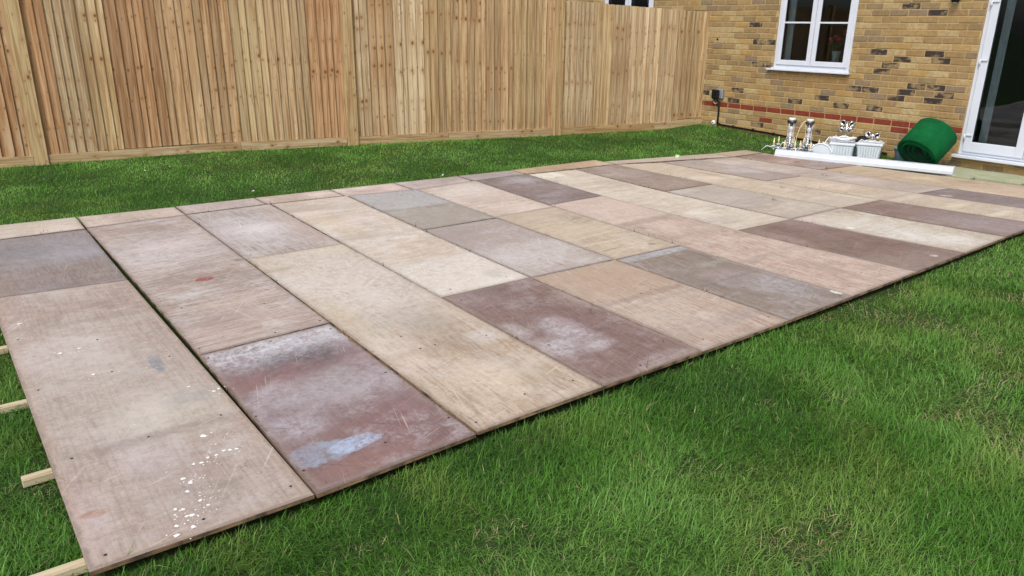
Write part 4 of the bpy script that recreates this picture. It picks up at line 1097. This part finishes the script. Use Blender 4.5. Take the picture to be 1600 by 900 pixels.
mb = MB(); mb.bbox((-.16, -.09, 0), (.16, .09, .14), .008); mb.build('body', M_box, pd_)
mb = MB()
mb.bbox((-.17, -.10, .14), (-.145, .10, .154), .003); mb.bbox((.145, -.10, .14), (.17, .10, .154), .003); mb.bbox((-.144, -.10, .141), (.144, -.08, .153), .003); mb.bbox((-.144, .08, .141), (.144, .10, .153), .003)
mb.build('rim', M_white, pd_)
# black bag behind
mb = MB(); nn = 12
for j in range(5):
    r_ = (.03, .085, .10, .075, .02)[j]; zz = (0, .03, .10, .17, .20)[j]
    mb.v += [(r_ * 1.2 * math.cos(2 * math.pi * i / nn) * (1 + .1 * math.sin(i * 2.3 + j)), r_ * .6 * math.sin(2 * math.pi * i / nn), zz + .008 * math.sin(i * 1.7 + j)) for i in range(nn)]
for j in range(4):
    for i in range(nn):
        mb.f.append((j * nn + i, j * nn + (i + 1) % nn, (j + 1) * nn + (i + 1) % nn, (j + 1) * nn + i)); mb.mi.append(0); mb.sm.append(True)
mb.f.append(tuple(4 * nn + i for i in range(nn))); mb.mi.append(0); mb.sm.append(True)
tag(mb.build('black_bag', M_black, None, (9.17, 2.87, Zc(9.17, 2.87) + .02), (0, 0, ang)), 'black bag slumped against the wall behind the boxes', 'bag')

# blue grey tub
M_tub = simple('blue_grey_plastic', S(112, 130, 150), .35, 0, .1, 12)
t = empty('blue_tub', (9.07, 2.27, Zc(9.07, 2.27) - .01), (0, 0, .4)); tag(t, 'blue-grey plastic tub tucked beside the green roll', 'tub')
nn = 20; mb = MB()
prof = [(.09, 0), (.115, .03), (.13, .13), (.142, .165), (.150, .168), (.146, .158), (.124, .12), (.105, .03)]
mb.lathe(prof, seg=nn)
mb.v = [(x * 1.15, y * .85, z + .012 * math.sin(3 * math.atan2(y, x)) * (z > .1)) for x, y, z in mb.v]
mb.build('bowl', M_tub, t)
mb = MB(); mb.tube([(.172 * math.cos(a), .127 * math.sin(a), .168 + .012 * math.sin(3 * a)) for a in [2 * math.pi * i / 30 for i in range(31)]], .007, 6); mb.build('rim', M_tub, t)

# roll of artificial turf
k = N('green_baize')
p = k.obj()
n1 = k.noise(p, 240, 3, .7); n2 = k.noise(p, 9, 5, .6)
c = k.mix(k.step(n2, .3, .7), S(12, 84, 44), S(20, 98, 54))
c = k.mix(k.step(n1, .4, .7, 0, .4), c, S(8, 66, 34))
k.bsdf(c, .95, 0, k.bump(n1, .5, .004), .1)
M_green = k.m
k = N('turf_backing')
k.bsdf(k.mix(k.step(k.noise(k.obj(), 60, 4), .35, .65), S(14, 48, 32), S(24, 66, 44)), .95)
M_back = k.m
ROLL_A = Vector((8.80, 1.99, .155)); ROLL_B = Vector((9.075, 1.94, .385))
ax = (ROLL_B - ROLL_A); rl = ax.length
t = empty('turf_roll', (ROLL_A.x, ROLL_A.y, ROLL_A.z))
t.rotation_euler = ax.to_track_quat('Y', 'Z').to_euler()
tag(t, 'thick roll of bright green matting leaning against the wall by the door', 'matting roll')
turns, per = 3.6, 40
def sp_pt(i):
    f = i / (turns * per)
    a = 2 * math.pi * i / per
    r_ = .07 + .165 * f
    x, z = r_ * 1.06 * math.cos(a), r_ * .97 * math.sin(a)
    return x + .006 * math.sin(a * 1.7 + i * .05), z - .014 * math.cos(2 * a) * (1 - f) + .007 * math.sin(i * .21)
npt = int(turns * per) + 1
th = .014
pts = [sp_pt(i) for i in range(npt)]
outer, inner = [], []
for i in range(npt):
    x0, z0 = pts[max(i - 1, 0)]; x1, z1 = pts[min(i + 1, npt - 1)]
    tx, tz = x1 - x0, z1 - z0; l_ = math.hypot(tx, tz)
    nx_, nz_ = tz / l_, -tx / l_
    outer.append((pts[i][0] + nx_ * th, pts[i][1] + nz_ * th)); inner.append((pts[i][0] - nx_ * th, pts[i][1] - nz_ * th))
def skew(i): return .022 * math.sin(i * .045) + .03 * (1 - i / npt)       # ends do not line up
vv = []
for i in range(npt):
    for (x, z) in (outer[i], inner[i]):
        vv.append((x, skew(i), z)); vv.append((x, rl + skew(i) * .5, z))
mb = MB()
for i in range(npt - 1):
    a = i * 4; b = a + 4
    mb.f += [(a, b, b + 1, a + 1), (a + 3, b + 3, b + 2, a + 2), (a + 2, b + 2, b, a), (a + 1, b + 1, b + 3, a + 3)]; mb.mi += [0, 1, 0, 0]; mb.sm += [True, True, False, False]
e_ = (npt - 1) * 4
mb.f += [(0, 1, 3, 2), (e_ + 1, e_, e_ + 2, e_ + 3)]; mb.mi += [1, 1]; mb.sm += [False, False]
mb.v = vv
mb.build('matting', [M_green, M_back], t)

# ------------------------------------------------------------------ small bits lying in the grass
M_petal = simple('pale_litter', S(214, 226, 206), .7, 0, .1, 50)
def litter(x, y, r_, lab, mat, zz=.03):
    mb = MB(); n = 9
    hr2 = random.Random(int(x * 100))
    vv = [(0, 0, .008)] + [(r_ * (1 + .4 * hr2.uniform(-1, 1)) * math.cos(2 * math.pi * i / n), r_ * .7 * (1 + .4 * hr2.uniform(-1, 1)) * math.sin(2 * math.pi * i / n), .006 * hr2.uniform(-1, 1)) for i in range(n)]
    vv += [(a, b, c_ - .003) for a, b, c_ in vv]
    mb.add(vv, [(0, 1 + i, 1 + (i + 1) % n) for i in range(n)] + [(n + 1, n + 2 + (i + 1) % n, n + 2 + i) for i in range(n)] + [(1 + i, n + 2 + i, n + 2 + (i + 1) % n, 1 + (i + 1) % n) for i in range(n)])
    tag(mb.build('litter_scrap', mat, None, (x, y, float(gz(x, y)) + zz), (.5, .2, x)), lab, 'litter')
M_blue = simple('pale_blue_plastic', S(178, 206, 210), .4)
litter(-.115, 1.79, .022, 'pale blue scrap in the grass at the left frame edge', M_blue, .055)
litter(2.19, 4.98, .015, 'pale leaf scrap in the far lawn near the left edge strips', M_petal, .05)
litter(4.08, 4.62, .018, 'curled white scrap at the far floor edge, in mid picture', M_petal, .055)
litter(1.55, 6.4, .012, 'tiny white petal out on the far lawn', M_petal, .05)
mb = MB(); mb.lathe([(.004, .0), (.02, .004), (.031, .022), (.032, .036), (.022, .056), (.008, .056), (.004, .05)], seg=14)
M_apple = simple('green_apple', S(178, 206, 150), .4, 0, .1, 40)
ap = mb.build('fallen_apple', M_apple, None, (7.06, 4.02, float(gz(7.06, 4.02)) + .02)); tag(ap, 'small pale green apple in the far lawn towards the house', 'apple')
mb = MB(); mb.tube([(0, 0, .048), (.003, .002, .066)], .0018, 5); mb.build('stalk', simple('stalk', S(90, 70, 40)), ap)

# ------------------------------------------------------------------ grass
k = N('grass_blade')
at = k.n('ShaderNodeAttribute', attribute_name='tone')
pb = k.n('ShaderNodeBsdfPrincipled')
k.put(pb.inputs['Base Color'], at.outputs['Color']); pb.inputs['Roughness'].default_value = .55; pb.inputs['Specular IOR Level'].default_value = .3
tl = k.n('ShaderNodeBsdfTranslucent'); k.put(tl.inputs[0], at.outputs['Color'])
mx = k.n('ShaderNodeMixShader'); mx.inputs[0].default_value = .38
k.put(mx.inputs[1], pb.outputs[0]); k.put(mx.inputs[2], tl.outputs[0])
k.t.links.new(mx.outputs[0], k.out.inputs[0])
M_grass = k.m

def blades(name, x, y, z, L, wd, az, t0, t1, colr):
    n = len(x)
    dx, dy = np.cos(az), np.sin(az)
    px, py = -dy, dx
    m1 = np.stack([x + dx * np.sin(t0) * L * .5, y + dy * np.sin(t0) * L * .5, z + np.cos(t0) * L * .5], 1)
    tp = m1 + np.stack([dx * np.sin(t1) * L * .5, dy * np.sin(t1) * L * .5, np.cos(t1) * L * .5], 1)
    rt = np.stack([x, y, z], 1)
    sd_ = np.stack([px * wd / 2, py * wd / 2, np.zeros(n)], 1)
    V = np.stack([rt - sd_, rt + sd_, m1 + sd_ * .85, m1 - sd_ * .85, tp], 1).reshape(-1, 3)
    me = bpy.data.meshes.new(name)
    me.vertices.add(5 * n); me.vertices.foreach_set('co', V.astype(np.float32).ravel())
    b = np.arange(n)[:, None] * 5
    loops = np.concatenate([b + np.array([[0, 1, 2, 3]]), b + np.array([[3, 2, 4]])], 1).ravel()
    me.loops.add(7 * n); me.loops.foreach_set('vertex_index', loops.astype(np.int32))
    me.polygons.add(2 * n)
    st_ = np.stack([np.arange(n) * 7, np.arange(n) * 7 + 4], 1).ravel()
    me.polygons.foreach_set('loop_start', st_.astype(np.int32))
    me.update(calc_edges=True)
    ca = me.color_attributes.new('tone', 'FLOAT_COLOR', 'POINT')
    cc = np.concatenate([colr, np.ones((n, 1))], 1)
    ca.data.foreach_set('color', np.repeat(cc, 5, 0).astype(np.float32).ravel())
    me.polygons.foreach_set('use_smooth', np.ones(2 * n, bool))
    me.materials.append(M_grass)
    return link(name, me)

# which ground carries grass
def in_deck(x, y, mrg=.012):
    xl = np.where(y < 2.85, -.045 * y / 2.6, -.045 * y / 2.6 - .5)
    xr = np.polyval(FIT[13], np.clip(y, 0, 3.7))
    yf = np.interp(x, [-.6, .15, .67, 1.42, 2.58, 3.43, 4.07, 4.87, 6.09, 6.1, 7.69, 8.27], [4.85, 4.81, 4.755, 4.69, 4.63, 4.56, 4.52, 4.47, 4.44, 4.30, 3.985, 3.93])
    yn = np.interp(x, [0, .69, 3.45, 4.93, 6.39, 7.08, 9.0], [0, -.02, 0, .02, .07, .08, .1])
    return (x > xl + mrg) & (x < xr - mrg) & (y > yn + mrg) & (y < yf - mrg)
def frust(x, y, z=0, mrg=180):
    q = np.stack([x, y, np.full_like(x, z)], 1) - np.array(CAM)
    d = q @ np.array(cam_f); X_ = 800 + 1187.93 * (q @ np.array(cam_r)) / np.maximum(d, .05); Y_ = 450 - 1187.93 * (q @ np.array(cam_u)) / np.maximum(d, .05)
    return (d > .3) & (X_ > -mrg) & (X_ < 1600 + mrg) & (Y_ < 900 + mrg) & (Y_ > 0)
N0 = 3200000
x = rng.uniform(-3.2, 9.3, N0); y = rng.uniform(-3.0, 8.5, N0)
area = 12.5 * 11.5
dist = np.hypot(x - CAM.x, y - CAM.y)
dens = np.clip(19000 * (3.2 / np.maximum(dist, 1.2)) ** 1.2, 4000, 20000)
keep = rng.random(N0) < dens / (N0 / area)
vis = frust(x, y)
keep &= vis | (rng.random(N0) < .15)
keep &= ~in_deck(x, y) & (fence_dist(x, y) > .03) & ~((x > 8.58) & (y < 1.87) & (x < 9.32)) & (x < 9.30)
x, y, dist = x[keep], y[keep], dist[keep]
# worn, thin patches
thin = vnoise(x, y, 2.3, 5) * .6 + vnoise(x, y, 6.1, 6) * .4
keep = rng.random(len(x)) < np.where(y < 1, .62 + .5 * sstep(thin, .25, .45), 1)
x, y, dist, thin = x[keep], y[keep], dist[keep], thin[keep]
n = len(x)
nearf = sstep(dist, 7.0, 3.0)
farlawn = y > 3.8
clump = .5 * vnoise(x, y, 3.0, 9) + .5 * vnoise(x, y, 8.0, 10)
L = (.028 + .036 * clump) * rng.lognormal(0, .34, n) * (.78 + .34 * nearf)
L = np.where(farlawn, L * .85, L)
L *= 1 + .7 * np.exp(-fence_dist(x, y) / .12) * rng.random(n)
edge_b = np.exp(-np.maximum(0, -y) / .06) * (y < .15)
L *= np.where(rng.random(n) < .05 + .40 * sstep(vnoise(x, y, 5.0, 41), .45, .75), 1 + .3 * edge_b, 1 - .45 * edge_b)
wd = .0016 + .0022 * rng.random(n) ** 2 + .00028 * np.maximum(dist - 2, 0)
fld = (vnoise(x, y, 1.25, 11) * 1.6 + vnoise(x, y, 3.4, 12) * .7) * 2 * math.pi
az = fld + rng.normal(0, 1.5, n)
t0 = np.abs(rng.normal(.50, .38, n)) + .30 * nearf
t0 = np.where(farlawn, t0 + .25, t0)
t1 = t0 + np.abs(rng.normal(.70, .5, n))
t1 = np.minimum(t1, 2.0)
tn = .55 * vnoise(x, y, 1.7, 21) + .25 * vnoise(x, y, 5, 22) + .38 * rng.random(n)
dk, md, lt, yl, stw = [np.array(c_) for c_ in ((.036, .105, .014), (.082, .212, .024), (.170, .335, .070), (.250, .315, .072), (.48, .41, .21))]
def mixc(a, b, f): return a + (b - a) * f[:, None]
colr = mixc(np.tile(dk, (n, 1)), np.tile(md, (n, 1)), sstep(tn, .2, .55))
colr = mixc(colr, np.tile(lt, (n, 1)), sstep(tn, .55, .98))
yel = sstep(vnoise(x, y, 1.4, 31) * .5 + vnoise(x, y, 4.3, 32) * .5, .48, .72)
colr = mixc(colr, np.tile(yl, (n, 1)), yel * rng.random(n) * .6)
dead = (rng.random(n) < np.where(farlawn, .012, .03 + .38 * sstep(thin, .38, .22)))
colr[dead] = stw * rng.uniform(.55, 1.0, (int(dead.sum()), 1))
colr *= rng.uniform(.72, 1.28, (n, 1))
colr *= (1.12 + .25 * sstep(y, 2.5, 4.5))[:, None]  # far lawn colour lightened to offset its self-shadowing at the grazing view
t0[dead] += .35; t1[dead] += .4
z = gz(x, y) - .004
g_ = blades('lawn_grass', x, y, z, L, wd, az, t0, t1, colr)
tag(g_, 'green lawn grass round the plywood floor', 'grass', None, 'stuff')
print('blades', n)

# grass sprouting through the seams of the floor
sx, sy = [], []
srn = random.Random(12)
def sprout(px, py, m_):
    for j in range(m_):
        sx.append(px + srn.gauss(0, .016)); sy.append(py + srn.gauss(0, .02))
for kk in range(1, 13):
    for j in range(9):
        yy = srn.uniform(.15, 4.2)
        if kk <= 2 and srn.random() < .6: continue
        sprout(lx(kk, yy), yy, srn.randint(2, 8))
for j in range(36):
    xx = srn.uniform(0, 7.6); sprout(xx, float(np.interp(xx, [0, 2.1, 3.5, 4.8, 6.0, 7.6], [4.32, 4.35, 4.16, 4.2, 4.1, 3.7])), srn.randint(2, 7))
for (px, py) in ((6.0, 1.9), (6.55, 2.2), (6.9, 2.0), (7.3, 2.8), (7.9, 2.55), (8.0, 3.0), (7.5, 2.3)): sprout(px, py, 14)
sx, sy = np.array(sx), np.array(sy)
snap = np.array([min(((abs(lx(kk, b) - a), lx(kk, b)) for kk in range(1, 13)))[1] for a, b in zip(sx, sy)])
ok = np.abs(snap - sx) < .03
sx = np.where(ok, snap, sx)
n = len(sx)
colr = np.tile(np.array((.07, .075, .04)), (n, 1)) * rng.uniform(.5, 1.3, (n, 1))
w_ = blades('seam_grass', sx, sy, np.full(n, -.012), rng.uniform(.018, .055, n), np.full(n, .0026), rng.uniform(0, 6.28, n), np.abs(rng.normal(.3, .3, n)), np.abs(rng.normal(.9, .5, n)), colr)
tag(w_, 'dark grass sprouting from the seams between plywood sheets', 'grass', None, 'stuff')
